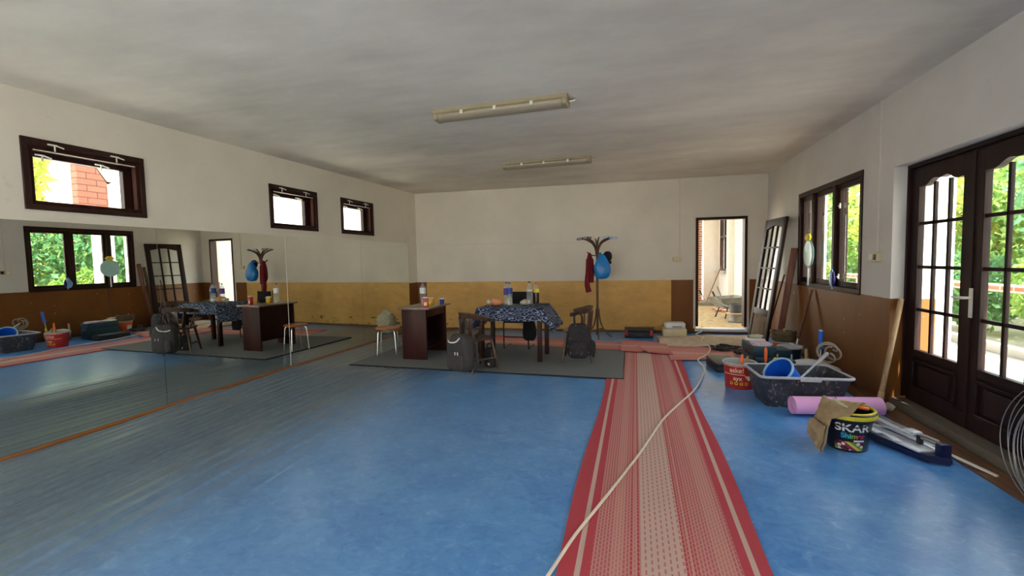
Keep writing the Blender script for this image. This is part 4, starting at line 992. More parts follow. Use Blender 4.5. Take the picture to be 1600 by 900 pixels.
hand_tool((1.12, 5.27, .0095), (.11, .04, 1), 'tool with a pale wooden handle in the red bucket', 'handlewood', L=.14, shaft=.20)
hand_tool((1.36, 5.42, .0), (.02, .0, 1), 'upright tool with a bright orange grip behind the grey tub', 'orange', L=.16, shaft=.26)
hand_tool((1.37, 5.33, .0), (.2, .0, 1), 'short yellow handled tool leaning behind the grey tub', 'yellow', L=.08, shaft=.26)

# mortar tub
t = thing('mortar_tub', 'large dark mortar tub stained with cement, on the blue floor', 'tub', (1.485, 4.86, .0), math.radians(4))
def tubshell(d0, d1, z0, z1, inner=False):
    mb = MB(); bm = mb.bm
    def ring(w_, l_, z, rr):
        out = []
        for (cx, cy, a0) in ((w_ / 2 - rr, l_ / 2 - rr, 0), (-w_ / 2 + rr, l_ / 2 - rr, PI / 2), (-w_ / 2 + rr, -l_ / 2 + rr, PI), (w_ / 2 - rr, -l_ / 2 + rr, 1.5 * PI)):
            for k in range(5): a = a0 + PI / 2 * k / 4; out.append(bm.verts.new((cx + rr * math.cos(a), cy + rr * math.sin(a), z)))
        return out
    R = [ring(d0[0], d0[1], z0, .05), ring(d1[0], d1[1], z1, .06)]
    R.append(ring(d1[0] - .012, d1[1] - .012, z1, .055)); R.append(ring(d0[0] - .012, d0[1] - .012, z0 + .01, .045))
    n = 20
    for A_, B_ in zip(R, R[1:]):
        for k in range(n): bm.faces.new((A_[k], A_[(k + 1) % n], B_[(k + 1) % n], B_[k]))
    bm.faces.new(R[0][::-1]); bm.faces.new(R[-1])
    bmesh.ops.recalc_face_normals(bm, faces=bm.faces[:]); return mb, ring
mb, _ = tubshell((.62, .38), (.76, .54), 0, .30); mb.build('tub_body', MT['tub'], t)
mb = MB(); pts = []
for (cx, cy, a0) in ((.33, .22, 0), (-.33, .22, PI / 2), (-.33, -.22, PI), (.33, -.22, 1.5 * PI)):
    for k in range(6): a = a0 + PI / 2 * k / 5; pts.append((cx + .058 * math.cos(a), cy + .058 * math.sin(a), .30))
mb.tube(pts, .013, 8, True); mb.build('rim', MT['tub_rim'], t)
mb = MB(); mb.box((.02, -.285, .283), (.17, .014, .022), bev=.003); mb.build('maker_plate', MT['tub_rim'], t)
t2 = bucket('bucket', 'bright blue bucket lying tilted inside the grey tub', (1.46, 4.84, .17), .105, .135, .25, 'blue_bucket', 'blue_rim', 'blue_bucket', rot=(.70, -.95, 0))
t2.rotation_euler = Vector((-.66, -.42, .66)).to_track_quat('Z', 'Y').to_euler()
t = thing('paddle_mixer', 'grey mortar mixing paddle resting across the tub', 'mixing paddle', (1.42, 4.66, .23))
dv = Vector((.44, .50, .20)); dn = dv.normalized(); hx = dn.orthogonal().normalized(); hy = dn.cross(hx)
mb = MB(); mb.tube([Vector((0, 0, 0)), dv * .5, dv], [.010, .010, .012], 10); mb.build('rod', MT['tub_rim'], t)
mb = MB(); mb.tube([dv * .66, dv * .8, dv * .98], [.012, .018, .02], 10); mb.build('collar', MT['tub_rim'], t)
for ph in (0, PI):
    mb = MB(); pp = []
    for k in range(40):
        s_ = k / 39; a = ph + 2 * PI * 1.3 * s_; rr = .095 * math.sin(PI * min(1, .15 + s_ * .85)) + .012
        pp.append(dv * .92 + dn * (.17 * s_) + (hx * math.cos(a) + hy * math.sin(a)) * rr)
    mb.tube(pp, .009, 8); mb.build('spiral', MT['dusty'], t)
# brush with a blue handle and a wooden stick
t = thing('scraper', 'long handled tool with a blue grip standing behind the tub', 'tool', (1.95, 5.60, .0))
mb = MB(); mb.tube([(0, 0, 0), (-.02, -.06, .42)], .007, 8); mb.build('shaft', MT['white_metal'], t)
mb = MB(); mb.tube([(-.018, -.055, .40), (-.02, -.06, .42), (-.022, -.065, .45), (-.030, -.09, .60), (-.030, -.091, .605)], [.02, .032, .022, .024, .022], 10); mb.build('grip', MT['blue_bucket'], t)
t = thing('wooden_stick', 'pale square wooden stick upright behind the tub', 'stick', (1.93, 5.92, 0)); mb = MB(); mb.bar((0, 0, 0), (-.02, -.02, .33), .03, .03, bev=.003); mb.build('stick', MT['palewood'], t)
# two buckets behind
bb = bucket('bucket', 'blue bucket with a white rim standing behind the tub by the wall', (1.93, 6.55, 0), .11, .135, .235, 'teal', 'white_plastic', 'white_plastic')
ob = bucket('bucket', 'orange plaster bucket by the right wall, behind the white-rimmed one', (1.96, 6.93, 0), .10, .125, .24, 'orange', 'white_plastic', 'bucket_in')
arc_patch('paper_label', .118, .128, .06, .17, PI - .6, PI + .5, MT['white_label'], bb); arc_patch('paper_label', .110, .118, .06, .15, PI - .5, PI + .3, MT['white_label'], ob)
pole('wooden_stick', 'thin stick standing in the orange bucket', 'stick', (1.97, 6.93, .02), (2.0, 7.03, .40), [('stick', 0, 1, .012, .012, 'palewood', True)])
# dark case with papers, drill case
t = case('tool_box', 'dark teal tool box standing open behind the red bucket', 'tool box', (1.475, 6.20, .002), math.radians(2), (.25, .54, .33), 'teal', 'black_plastic')
mb = MB(); mb.blob((1.475, 6.09, .345), (.23, .28, .035), .5, noise=.2, nscale=14, seed=2); tag(mb.build('paper_sheets', MT['papers']), 'crumpled printed papers lying on the dark tool box', 'papers')
mb = MB(); mb.blob((1.475, 6.36, .345), (.23, .18, .03), .5, noise=.3, nscale=14, seed=6); tag(mb.build('rag', MT['white_plastic']), 'white rag lying at the back of the dark tool box', 'rag')
case('tool_case', 'small teal tool case with pale latches standing right of the open tool box', 'tool case', (1.72, 6.22, .002), .1, (.18, .30, .27), 'teal', 'white_metal')
t = case('drill_case', 'black flat drill case with red corners on the blue floor', 'tool case', (1.075, 6.17, .002), math.radians(96), (.52, .30, .11), 'black_plastic', 'red_plastic')
mb = MB(); mb.box((0, .02, .1085), (.30, .16, .006), bev=.002); mb.build('lid_panel', MT['dark_grey'], t)
t = thing('cordless_drill', 'black and red cordless drill lying between tub and tool box', 'drill', (1.56, 5.50, .0), .4)
mb = MB(); mb.tube([(-.12, 0, .24), (-.06, 0, .24), (.08, 0, .24), (.13, 0, .24)], [.022, .034, .038, .03], 12); mb.build('motor_housing', MT['dark_grey'], t)
mb = MB(); mb.bar((.03, 0, .23), (.07, 0, .06), .042, .036, bev=.01); mb.build('handle', MT['black_plastic'], t)
mb = MB(); mb.box((.075, 0, .035), (.12, .075, .07), bev=.012); mb.build('battery', MT['red_plastic'], t)
mb = MB(); mb.cyl((-.12, 0, .24), (-.17, 0, .24), .018, .012); mb.build('chuck', MT['steel'], t)
t = thing('hose_coil', 'coil of brown hose lying on top of the orange bucket', 'hose', (1.96, 6.93, .235))
mb = MB(); pp = []
for k in range(150):
    a = 2 * PI * k / 25; rr = .155 + .012 * math.sin(a * 1.7)
    pp.append((rr * math.cos(a) * .9, rr * math.sin(a), .016 + .022 * (k / 25) + .004 * math.sin(3 * a)))
mb.tube(pp, .013, 8); mb.build('coil', MT['hose'], t)
t = thing('angle_grinder', 'teal and white angle grinder lying behind the orange bucket', 'power tool', (1.98, 7.24, .0), .5)
mb = MB(); mb.tube([(-.16, 0, .06), (-.05, 0, .06), (.06, 0, .062), (.14, 0, .062)], [.026, .03, .036, .032], 12); mb.build('body', MT['teal'], t)
mb = MB(); mb.blob((.17, 0, .055), (.09, .09, .08), .6); mb.build('gear_head', MT['white_metal'], t)
mb = MB(); mb.lathe([(0, 0), (.062, 0), (.062, .003), (0, .003)], (.18, 0, .012), 24); mb.build('disc', MT['steel'], t)
mb = MB(); mb.tube(smooth_path([(-.16, 0, .06), (-.26, .04, .03), (-.34, .0, .01), (-.42, .08, .01)], 5), .006, 6); mb.build('lead', MT['black_plastic'], t)
for sd_, (cx, cy), lab in ((1, (1.27, 7.30), 'tangle of black cable on the faded rug before the doorway'), (2, (1.56, 6.92), 'second tangle of black cable behind the dark tool box')):
    r2 = random.Random(sd_); pp = []
    for k in range(26):
        a = k * 1.9 + r2.random(); rr = .06 + .16 * r2.random(); pp.append((cx + rr * math.cos(a) * 1.1, cy + rr * math.sin(a) * .8, .035 + .05 * r2.random()))
    mb = MB(); mb.tube(smooth_path(pp, 5), .009, 6); tag(mb.build('cable', MT['black_plastic']), lab, 'cable')
t = thing('work_gloves', 'pale worn work glove lying on the far end of the dark tool box', 'glove', (1.475, 6.42, .362), .6)
mb = MB(); mb.blob((0, 0, .02), (.13, .09, .035), .7, noise=.1); mb.build('palm', MT['sack'], t)
for k in range(4):
    mb = MB(); mb.tube([(.05, -.035 + .023 * k, .02), (.10, -.038 + .025 * k, .022), (.13 - .01 * abs(k - 1.5), -.04 + .026 * k, .015)], [.012, .012, .009], 8); mb.build('finger', MT['sack'], t)
mb = MB(); mb.tube([(-.02, -.045, .02), (.02, -.075, .02), (.04, -.085, .015)], [.014, .012, .009], 8); mb.build('thumb', MT['sack'], t)

t = thing('cement_bag', 'half-empty white cement bag lying between the grey tub and the wall', 'bag', (1.93, 5.72, .0), .2)
mb = MB(); mb.blob((0, 0, .105), (.46, .34, .22), .7, noise=.25, nscale=7, seed=11, nu=32, nv=18, fn=lambda c: Vector((c.x, c.y, c.z * (1.1 - 1.2 * max(0, c.x))))); mb.build('bag_body', MT['white_plastic'], t)
mb = MB(); mb.blob((-.02, -.10, .19), (.10, .06, .03), .9, noise=.2); mb.build('torn_opening', MT['dark_grey'], t)

# pink foam roll
t = thing('foam_roll', 'pink foam sheet roll lying in front of the grey tub', 'foam roll', (1.335, 4.445, .088), math.radians(9))
mb = MB(); n_ = 110
def spiral(u, v):
    a = u * 2 * PI * 4.6; r = .022 + .064 * u
    return Vector((v * .72, r * math.cos(a), r * math.sin(a)))
mb.sheet(spiral, n_, 1, .010); mb.build('foam', MT['pink'], t, ang=60)
mb = MB(); mb.lathe([(.0895, 0), (.0905, .001), (.0905, .007), (.0895, .008)], (.34, 0, 0), 32, Matrix.Rotation(PI / 2, 4, 'Y')); mb.build('tie', MT['dark_grey'], t)

# SKAR paint bucket
SX, SY = 1.505, 3.80
sb = bucket('paint_bucket', 'black SKAR paint bucket with yellow-smeared rim, nearest bucket to the camera', (SX, SY, .0), .124, .160, .29, 'skar', 'yellow_rim', 'black_plastic')
ca = cam_dir(SX, SY); kk = (.160 - .124) / .29
text_mesh('lettering', 'SKAR', .078, MT['white_label'], sb, bend=(.1482, ca + .24, .180, kk), squash=1.18, bold=.0016)
m_ = NT('rainbow_print'); xs = m_.sep(m_.obj()); f_ = m_.math('ADD', m_.math('MULTIPLY', xs[0], 5.2), m_.math('MULTIPLY', xs[1], -1.0))
m_.col(m_.ramp(m_.math('ADD', m_.math('MULTIPLY', xs[0], 7), .65), [(.0, srgb(40, 120, 210)), (.3, srgb(60, 190, 200)), (.5, srgb(110, 190, 80)), (.65, srgb(230, 140, 40)), (.85, srgb(200, 50, 120))])); m_.set(Roughness=.4)
text_mesh('lettering', 'Shimer', .052, m_.m, sb, bend=(.1412, ca + .27, .122, kk), squash=1.0, bold=.0015)
arc_patch('paper_label',   .1342, .1356, .082, .094, ca + .30, ca + .80, MT['white_label'], sb)
m_ = NT('flower_print'); P_ = m_.obj(); z_ = m_.sep(P_)[2]
rg_ = m_.n('ShaderNodeTexGradient', gradient_type='LINEAR'); f_ = m_.math('FRACT', m_.math('MULTIPLY', m_.math('ADD', m_.math('MULTIPLY', m_.sep(P_)[0], .8), z_), 9))
stripe_c = m_.ramp(f_, [(0, srgb(140, 30, 80)), (.25, srgb(206, 190, 60)), (.45, srgb(90, 150, 60)), (.65, srgb(120, 24, 60)), (.85, srgb(30, 26, 40))], 'CONSTANT')
fl_ = m_.n('ShaderNodeTexVoronoi'); fl_.inputs['Scale'].default_value = 26; m_.l(P_, fl_.inputs['Vector'])
m_.col(m_.mix(m_.math('LESS_THAN', fl_.outputs['Distance'], .34), stripe_c, srgb(226, 210, 196))); m_.set(Roughness=.4)
arc_patch('flower_print', .1258, .1336, .014, .078, ca - .55, ca + .80, m_.m, sb, 20)
mb = MB(); mb.tube(smooth_path([((.176) * math.cos(a), (.176) * math.sin(a), .245 - .05 * math.sin((a - ca + 1.2) / 2.4 * PI)) for a in [ca - 1.2 + .2 * k for k in range(13)]], 3), .004, 6); mb.build('handle', MT['black_plastic'], sb)
mb = MB(); mb.lathe([(.158, .226), (.170, .228), (.176, .236), (.178, .278), (.172, .284), (.158, .284)], seg=40); mb.build('collar', MT['black_plastic'], sb)
mb = MB(); mb.lathe([(.1775, .244), (.1792, .247), (.1796, .270), (.178, .274)], seg=40); mb.build('paint_smear', MT['yellow_rim'], sb)
# tan tool pouch hung over the rim
t = thing('tool_pouch', 'tan canvas tool pouch draped over the SKAR bucket', 'pouch', (SX, SY, .0))
ax = Vector((math.cos(ca), math.sin(ca))); sxv = Vector((-ax.y, ax.x))      # ax towards camera, sxv to its left/right
def L3(a, b, z): p = ax * a + sxv * b; return Vector((p.x, p.y, z))
left = -1 if sxv.dot(Vector((-.96, -.26))) < 0 else 1
def L3s(a, b, z): return L3(a, b * .86, z)
def pf(u, v):
    # v along the pouch from inside the bucket over the rim and down to the floor on the left; u across
    P = [L3s(-.06, -left * .05, .30), L3s(.03, left * .02, .325), L3s(.12, left * .08, .318), L3s(.155, left * .155, .25), L3s(.160, left * .175, .19), L3s(.165, left * .20, .12), L3s(.165, left * .215, .05)]
    Wd_ = [.10, .12, .12, .07, .085, .115, .10]
    D = [L3(.5, left * -.5, .25), L3(.5, left * -.6, .2), L3(.55, left * -.55, -.3), L3(.7, left * -.6, -.1), L3(.8, left * -.5, -.1), L3(.8, left * -.5, -.45), L3(.8, left * -.5, -.5)]
    x = v * 6; i = min(5, int(x)); f = x - i; f = f * f * (3 - 2 * f)
    p = P[i].lerp(P[i + 1], f); w_ = Wd_[i] * (1 - f) + Wd_[i + 1] * f; d = D[i].lerp(D[i + 1], f).normalized()
    q = p + d * w_ * (u - .5) * 2
    nn = mnoise.noise(q * 20) * .020 + mnoise.noise(q * 45) * .007
    return q + Vector((ax.x * nn, ax.y * nn, abs(nn) * .8))
mb = MB(); mb.sheet(pf, 18, 44, .007); mb.build('canvas', MT['tan'], t, ang=70)
def pf2(u, v):
    q = pf(.08 + .84 * u, .62 + .36 * v); return q + Vector((ax.x, ax.y, 0)) * (.016 + .012 * math.sin(PI * u)) + L3(0, left * .012, 0)
mb = MB(); mb.sheet(pf2, 10, 14, .006); mb.build('pocket', MT['tan'], t, ang=70)
mb = MB(); mb.tube(smooth_path([L3(.02, -left * .12, .305), L3(.06, -left * .06, .322), L3(.07, 0, .335)], 5), .012, 8); tag(mb.build('tag', MT['orange'], t), 'orange red strap end')
mb = MB(); mb.tube(smooth_path([L3(-.10, left * .05, .30), L3(-.02, left * .08, .33), L3(.08, left * .05, .335), L3(.13, -left * .03, .305)], 5), .011, 8); mb.build('belt', MT['sack'], t)

# manual tile cutter
t = thing('tile_cutter', 'navy and silver manual tile cutter lying beside the SKAR bucket', 'tile cutter', (1.90, 3.93, .0), 0)
def loc2(P, Q):
    d = Vector(Q) - Vector(P); return d
Pn, Pf = Vector((1.985, 3.60, 0)), Vector((1.80, 4.32, 0)); dd = (Pf - Pn).normalized(); t.rotation_euler = (0, 0, math.atan2(dd.y, dd.x) - PI / 2); t.location = (*(Pn + (Pf - Pn) * .5)[:2], 0)
# local: +Y away from the camera, X to the right
pts = [(-.06, -.40), (.07, -.42), (.125, -.34), (.115, 0), (.08, .34), (.02, .42), (-.10, .36), (-.17, .0), (-.155, -.22)]
mb = MB(); mb.prism(pts, .05, Matrix.Translation((0, 0, .028)) @ Matrix.Rotation(-PI / 2, 4, 'X')); bm = mb.bm
for v in bm.verts: v.co.y *= -1
bmesh.ops.recalc_face_normals(bm, faces=bm.faces[:]); bmesh.ops.bevel(bm, geom=bm.edges[:], offset=.010, segments=2, affect='EDGES'); mb.build('base', MT['navy'], t)
mb = MB(); mb.box((-.07, -.02, .058), (.13, .58, .012), (0, 0, .08), .003); mb.build('table_plate', MT['aluminium'], t)
mb = MB(); mb.box((.09, .02, .058), (.11, .62, .012), (0, 0, -.05), .003); mb.build('table_plate', MT['aluminium'], t)
for y in (-.36, .36):
    mb = MB(); mb.box((.01, y, .085), (.075, .05, .10), bev=.012); mb.build('rail_post', MT['navy'], t)
for x in (-.008, .038):
    mb = MB(); mb.tube([(x, -.37, .115), (x, .47, .125)], .009, 10); mb.build('rail', MT['steel'], t)
mb = MB(); mb.box((.012, -.12, .118), (.07, .09, .04), bev=.008); mb.build('carriage', MT['aluminium'], t)
mb = MB(); mb.tube([(-.045, -.10, .125), (-.06, .1, .14), (-.065, .34, .155), (-.06, .42, .155)], [.010, .010, .013, .012], 10); mb.build('lever', MT['aluminium'], t)
mb = MB(); mb.bar((-.02, -.13, .125), (-.11, .20, .085), .03, .008, bev=.002); mb.build('breaker_bar', MT['aluminium'], t)
for k, (x0, y0, x1, y1) in enumerate(((-.13, -.16, -.05, .22), (-.15, -.02, -.09, .30), (.11, -.20, .07, .34))):
    mb = MB(); mb.bar((x0, y0, .075 + .006 * k), (x1, y1, .080 + .006 * k), .05, .006, bev=.002); mb.build('guide_bar', MT['aluminium'], t)
mb = MB(); mb.box((-.005, -.20, .10), (.03, .03, .06), bev=.005); mb.build('knob', MT['black_plastic'], t)
t = thing('metal_rod', 'thin white metal rod lying beyond the tile cutter toward the door step', 'rod', (2.03, 3.70, .0))
mb = MB(); mb.bar((0, 0, .055), (.15, -.26, .014), .022, .012, bev=.003); mb.build('rod', MT['white_metal'], t)
mb = MB(); mb.bar((-.02, .05, .06), (.005, -.005, .055), .03, .02, bev=.004); mb.build('clamp', MT['steel'], t)

# coil of wire at the right edge
t = thing('wire_coil', 'loose coil of grey wire standing at the right picture edge', 'wire', (2.165, 2.915, .385))
for s_ in range(14):
    r2 = random.Random(20 + s_); rr = .33 + .055 * r2.random() if s_ else .385; ox = (r2.random() - .5) * .10; tl = (r2.random() - .5) * .30
    mb = MB(); pp = []
    for k in range(48):
        a = 2 * PI * k / 48; y = rr * math.cos(a) * (1 + .03 * math.sin(2 * a + s_)); z = rr * math.sin(a) * .97
        pp.append((ox + z * .10 + tl * y * .5, y, max(z - (.385 - rr), -.378)))
    mb.tube(pp, .0024, 6, True); mb.build('wire_loop', MT['wire'], t)

# ------------------------------------------------------------------ room beyond the doorway
mb = MB(); mb.box((1.2, 13.2, -.04), (6.4, 8.0, .10)); tag(mb.build('floor_beyond', MT['dirtfloor']), None, None, None, 'structure')
wall('wall_beyond', (2.62, 16.2), (2.62, 9.22), .25, [(16.2 - 15.7, 16.2 - 14.2, .98, 2.9)], MT['outwall'], 0, 3.2)
mb = MB(); mb.box((2.56, 13.85, 1.6), (.14, .3, 3.2), bev=.01); tag(mb.build('trim_8', MT['outwall']), None, None, None, 'structure')
mb = MB(); mb.box((2.40, 16.1, 1.6), (.5, .3, 3.2), bev=.01); tag(mb.build('trim_9', MT['outwall']), None, None, None, 'structure')
mb = MB(); mb.box((1.3, 12.7, 3.26), (2.9, 7.2, .10)); tag(mb.build('ceiling_beyond', MT['outwall']), None, None, None, 'structure')  # unseen roof, added to shade the white walls below
root = struct('window_5', 'brown framed window in the room beyond the doorway')
def NWp(u, d, z): return Vector((2.62 - d, u, z))
mb = MB(); sl = frame_bars(mb, NWp, 14.2, 15.7, .98, 2.9, .07, .02, -.09); sl(14.9, 14.98, 1.05, 2.83); sl(14.27, 15.63, 2.0, 2.06); mb.build('frame', MT['darkwood'], root)
mb = MB(); mb.box((2.58, 14.95, .95), (.26, 1.6, .06), bev=.006); mb.build('sill_ledge', MT['concrete'], root)
mb = MB(); mb.box((2.66, 14.95, 1.94), (.006, 1.4, 1.8)); mb.build('pane', MT['glass'], root, smooth=False)
mb = MB(); mb.box((1.90, 15.6, 1.6), (.26, .4, 3.2)); tag(mb.build('brick_pier', MT['brick'], smooth=False), 'red brick pier seen through the doorway on the left', 'pier')
wall('shade_wall_beyond', (.2, 12.4), (.2, 15.4), .2, [], MT['outwall'], 0, 3.2)  # unseen wall, added to hold sky light back from the room beyond
t = thing('wheelbarrow', 'grey wheelbarrow with dark legs beyond the doorway', 'wheelbarrow', (2.0, 11.25, .01), .4)
mb = MB(); bm = mb.bm
def trg(w0, w1, y0, y1, z0): return [bm.verts.new(v) for v in ((w0, y0, z0), (w1, y0, z0), (w1, y1, z0), (w0, y1, z0))]
R0 = trg(-.14, .22, -.18, .18, .24); R1 = trg(-.30, .40, -.30, .30, .50); R1[1].co.z = .50; R1[2].co.z = .50; R1[0].co.z = .47; R1[3].co.z = .47
R2 = trg(-.285, .385, -.285, .285, .492); R2[0].co.z = R2[3].co.z = .465; R3 = trg(-.13, .21, -.17, .17, .252)
for A_, B_ in ((R0, R1), (R1, R2), (R2, R3)):
    for k in range(4): bm.faces.new((A_[k], A_[(k + 1) % 4], B_[(k + 1) % 4], B_[k]))
bm.faces.new(R0[::-1]); bm.faces.new(R3); bmesh.ops.recalc_face_normals(bm, faces=bm.faces[:])
bmesh.ops.bevel(bm, geom=bm.edges[:], offset=.012, segments=2, affect='EDGES'); mb.build('tray', MT['barrow'], t)
for x, y in ((-.12, -.16), (-.12, .16)):
    mb = MB(); mb.tube([(x + .06, y, .25), (x - .02, y * 1.2, .0), (x - .02, y * 1.2, .0)], .017, 8); mb.build('leg', MT['black_plastic'], t)
for s_ in (-1, 1):
    mb = MB(); mb.tube(smooth_path([(.40, s_ * .05, .17), (.1, s_ * .16, .24), (-.3, s_ * .24, .36), (-.42, s_ * .26, .50), (-.48, s_ * .27, .60)], 5), .016, 8); hn = mb.build('shaft', MT['steel'], t)
    mb = MB(); mb.tube([(-.44, s_ * .262, .53), (-.50, s_ * .272, .64)], .021, 8); mb.build('grip', MT['black_plastic'], hn)
mb = MB(); mb.lathe([(.06, -.035), (.15, -.04), (.17, -.02), (.17, .02), (.15, .04), (.06, .035), (.06, -.035)], (.46, 0, .17), 24, Matrix.Rotation(PI / 2, 4, 'X')); mb.build('wheel', MT['black_plastic'], t)
mb = MB(); mb.lathe([(0, -.03), (.065, -.03), (.065, .03), (0, .03)], (.46, 0, .17), 16, Matrix.Rotation(PI / 2, 4, 'X')); mb.build('wheel_hub', MT['steel'], t)
t = thing('metal_can', 'dented grey metal can on the dirt before the wheelbarrow', 'can', (2.07, 10.55, .01))
mb = MB(); mb.lathe([(0, 0), (.15, 0), (.16, .02), (.125, .03), (.12, .18), (0, .18)], seg=22); mb.build('can_base', MT['barrow'], t)
mb = MB(); mb.lathe([(0, .18), (.20, .18), (.205, .195), (0, .2)], seg=24); mb.build('plate', MT['palewood'], t)
mb = MB(); mb.lathe([(0, .2), (.115, .2), (.125, .38), (.11, .385), (.1, .22), (0, .22)], seg=22); mb.build('can_top', MT['dark_grey'], t)
t = thing('push_broom', 'grey broom with a thin pole leaning by the far window', 'broom', (1.98, 14.1, .01))
mb = MB(); mb.tube([(0, 0, .08), (.42, .1, 1.15)], .016, 8); mb.build('handle', MT['oldwood'], t)
mb = MB(); mb.box((.0, 0, .05), (.55, .12, .10), (0, 0, .1), .015); mb.build('head', MT['barrow'], t)
t = thing('plank', 'grey plank leaning by the wheelbarrow beyond the doorway', 'plank', (2.42, 13.2, .01))
mb = MB(); mb.bar((-.08, 0, 0), (-.30, .0, .62), .10, .03, bev=.004); mb.build('board', MT['barrow'], t)
for k in range(5):
    r2 = random.Random(k + 3); mb = MB(); mb.box((1.95 + .22 * r2.random() * 2, 13.0 - .9 * r2.random(), .045), (.24, .11, .07), (0, 0, r2.random() * 3), .004)
    tag(mb.build('loose_brick', MT['brick'], smooth=False), 'loose brick lying on the dirt floor beyond the doorway', 'brick', 'bricks on the dirt floor')

# ------------------------------------------------------------------ outdoors
mb = MB(); mb.box((20, 6, -.25), (90, 90, .2)); tag(mb.build('ground', MT['earth'], smooth=False), None, None, None, 'structure')
mb = MB(); mb.box((-1.5, -8.2, -.11), (16, 9.6, .12)); tag(mb.build('bounce_paving', MT['bounce_paving'], smooth=False), None, None, None, 'structure')  # unseen pale slab, added to bounce daylight up to the ceiling
mb = MB(); mb.box((-9.0, 8.5, -.11), (7.0, 16, .12)); tag(mb.build('yard', MT['bounce_paving'], smooth=False), None, None, None, 'structure')  # unseen paving made pale to bounce sun up through the high windows
mb = MB(); mb.box((3.9, 3.5, -.1), (2.56, 20.0, .12)); tag(mb.build('porch_floor', MT['concrete'], smooth=False), None, None, None, 'structure')
mb = MB(); mb.box((4.1, 3.2, 2.98), (.24, 12.4, .20)); tag(mb.build('porch_beam', MT['outwall'], smooth=False), None, None, None, 'structure')
for y, lab in ((7.78, 'square porch pillar, taupe and white, seen through the left door leaf'), (1.6, 'square porch pillar standing outside nearer the camera')):
    t = thing('porch_pillar', lab, 'pillar', (4.10, y, -.04))
    mb = MB(); mb.box((0, 0, 1.46), (.26, .36, 2.92), bev=.01); mb.build('shaft', MT['outwall'], t)
    mb = MB(); mb.box((0, 0, .10), (.32, .42, .20), bev=.01); mb.build('plinth', MT['concrete'], t)
t = thing('balustrade', 'porch railing with a brick red coping and white posts outside the door', 'railing', (5.05, 0, -.04))
mb = MB(); mb.box((0, 5.5, .93), (.22, 15.0, .10), bev=.01); mb.build('coping', MT['brick'], t)
mb = MB(); mb.box((0, 5.5, .06), (.18, 15.0, .12), bev=.01); mb.build('kerb', MT['concrete'], t)
for k in range(12):
    mb = MB(); mb.box((0, -1.5 + 1.25 * k, .50), (.12, .16, .80), bev=.01); mb.build('post', MT['outwall'], t)

def plant(name, label, cat, loc, rx, ry, z0, z1, n, size, mk, seed, trunk=True, group=None):
    t = thing(name, label, cat, loc, 0, group); r2 = random.Random(seed)
    V, F = [], []
    cz, rz = (z0 + z1) / 2, (z1 - z0) / 2
    for _ in range(n):
        while True:
            a, b, c_ = r2.uniform(-1, 1), r2.uniform(-1, 1), r2.uniform(-1, 1)
            q = a * a + b * b + c_ * c_
            if q < 1 and (q > .25 or r2.random() < .3): break
        ctr = Vector((a * rx, b * ry, cz + c_ * rz)); k = 1 + .45 * mnoise.noise(ctr * .9 + Vector((seed, 0, 0))); ctr = Vector((ctr.x * k, ctr.y * k, cz + (ctr.z - cz) * k))
        if ctr.z < .05: continue
        ct = r2.uniform(-.7, .9); ph = r2.uniform(0, 2 * PI); st = math.sqrt(max(0, 1 - ct * ct))
        nrm_ = Vector((st * math.cos(ph), st * math.sin(ph), ct)); uu = nrm_.orthogonal().normalized(); uu.rotate(Matrix.Rotation(r2.uniform(0, 2 * PI), 3, nrm_)); vv = nrm_.cross(uu)
        s_ = size * r2.uniform(.6, 1.3); i0 = len(V)
        V += [ctr - uu * s_, ctr - uu * s_ * .2 + vv * s_ * .45 + nrm_ * s_ * .12, ctr + uu * s_ - nrm_ * s_ * .2, ctr - uu * s_ * .2 - vv * s_ * .45 + nrm_ * s_ * .12]
        F += [(i0, i0 + 1, i0 + 2), (i0, i0 + 2, i0 + 3)]
    me = bpy.data.meshes.new('foliage'); me.from_pydata(V, [], F); me.materials.append(MT[mk]); o = bpy.data.objects.new('foliage', me); C.objects.link(o); o.parent = t
    if trunk:
        mb = MB(); pts = [(0, 0, 0), (.06, .03, z0 * .6), (0, .0, cz), (.05, .02, cz + rz * .5)]
        mb.tube(smooth_path(pts, 4), [.11 - .006 * k for k in range(13)], 10)
        mb.build('trunk', MT['bark'], t)
        for k in range(5):
            a = k * 1.3 + seed; mb = MB(); mb.tube(smooth_path([(0, 0, z0 * .8 + .15 * k), (math.cos(a) * rx * .35, math.sin(a) * ry * .35, cz + .1 * k), (math.cos(a) * rx * .75, math.sin(a) * ry * .75, cz + rz * .35)], 4), [.045 - .004 * q for q in range(9)], 7); mb.build('branch', MT['bark'], t)
    return t
TG = 'garden trees beyond the porch'
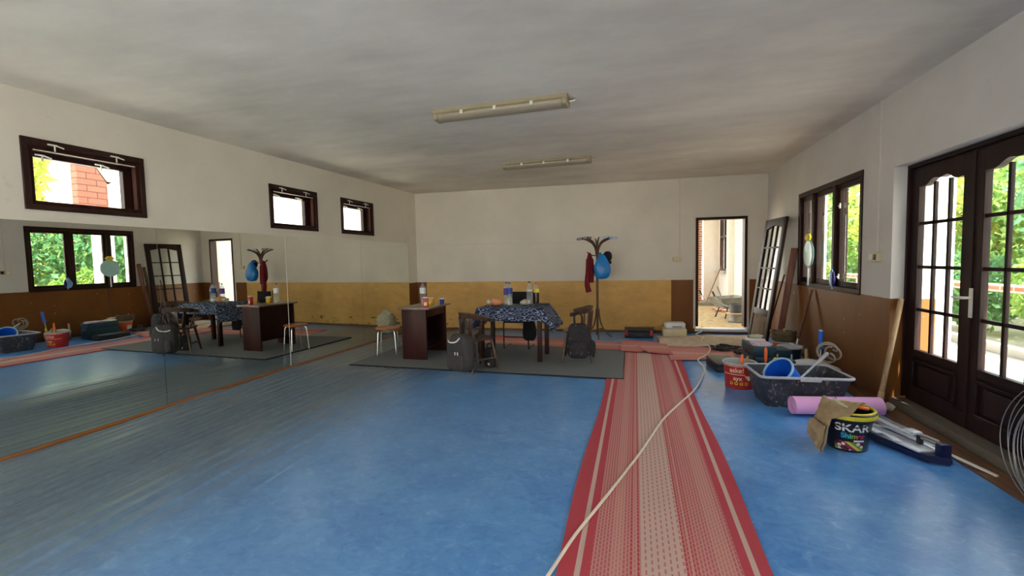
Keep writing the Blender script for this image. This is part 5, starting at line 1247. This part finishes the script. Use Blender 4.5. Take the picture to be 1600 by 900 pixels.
spec = [((7.6, 9.2), 1.5, 1.6, .7, 3.6, 'leaf2', 'garden tree with dense green leaves outside the right door leaf'),
        ((8.6, 12.0), 1.7, 1.8, .6, 4.0, 'leaf1', 'garden tree of mid green leaves seen through both door leaves'),
        ((7.4, 14.2), 1.5, 1.7, .7, 3.8, 'leaf3', 'yellow green garden tree seen through the left door leaf'),
        ((10.8, 9.8), 2.2, 2.4, .6, 5.2, 'leaf3', 'tall yellowing garden tree behind the dense green one'),
        ((11.5, 14.0), 2.3, 2.4, .6, 5.4, 'leaf2', 'tall deep green tree at the back of the garden'),
        ((6.6, 18.0), 1.6, 1.8, .5, 4.2, 'leaf1', 'garden tree seen through the triple window far along the porch'),
        ((10.5, 18.5), 2.2, 2.2, .5, 5.2, 'leaf3', 'yellow green tree far behind the triple window'),
        ((8.2, 6.4), 1.5, 1.6, .6, 3.6, 'leaf1', 'garden tree outside nearer the camera than the right door leaf')]
for k, ((x, y), rx, ry, z0, z1, mk, lab) in enumerate(spec):
    plant('garden_tree', lab, 'tree', (x, y, -.15), rx, ry, z0, z1, 3600, .13, mk, k + 1, True, TG)
for k, (x, y, lab, mk) in enumerate(((6.3, 8.4, 'low leafy shrub just outside the railing by the door', 'leaf1'), (6.3, 10.8, 'low green shrub outside the railing, second along', 'leaf2'), (6.4, 13.2, 'low yellowish shrub outside the railing, third along', 'leaf3'), (6.2, 15.6, 'low shrub outside the railing at the far end', 'leaf1'))):
    plant('shrub', lab, 'shrub', (x, y, -.15), .7, .95, .05, 1.6, 1700, .10, mk, 40 + k, False, 'shrubs along the railing')
plant('garden_tree', 'leafy tree at the left edge of the first high window', 'tree', (-10.4, 4.75, -.15), .85, .85, 1.4, 5.0, 2200, .16, 'leaf3', 70)
plant('garden_tree', 'leafy tree far beyond the back doorway, left of the brick pier', 'tree', (1.6, 21.5, -.15), 1.6, 1.3, .4, 4.5, 2600, .15, 'leaf1', 71)

# neighbour's house outside the left windows
t = thing('neighbour_house', 'white house with a tiled roof slope outside the high left windows', 'house', (-13.0, 9.0, -.15))
mb = MB(); mb.box((-1.5, 0, 2.6), (3.0, 7.4, 5.2)); mb.box((.6, 3.4, 2.4), (1.2, 5.0, 4.8)); mb.build('house_wall', MT['outwall'], t, smooth=False)
mb = MB(); mb.prism([(-1.25, 2.6), (-.62, 2.6), (-.62, 3.75), (-.85, 4.1), (-1.25, 4.5)], .20, Matrix.Translation((.12, 0, 0)) @ Matrix.Rotation(PI / 2, 4, 'Z')); mb.build('tiled_roof', MT['rooftile'], t, smooth=False)
mb = MB(); mb.bar((.15, -.55, 2.6), (.15, -.55, 3.75), .14, .14); mb.bar((.15, -.55, 3.72), (.15, -.82, 4.15), .14, .14); mb.bar((.15, -.80, 4.12), (.15, -1.25, 4.58), .14, .14); mb.build('fascia', MT['taupe'], t)
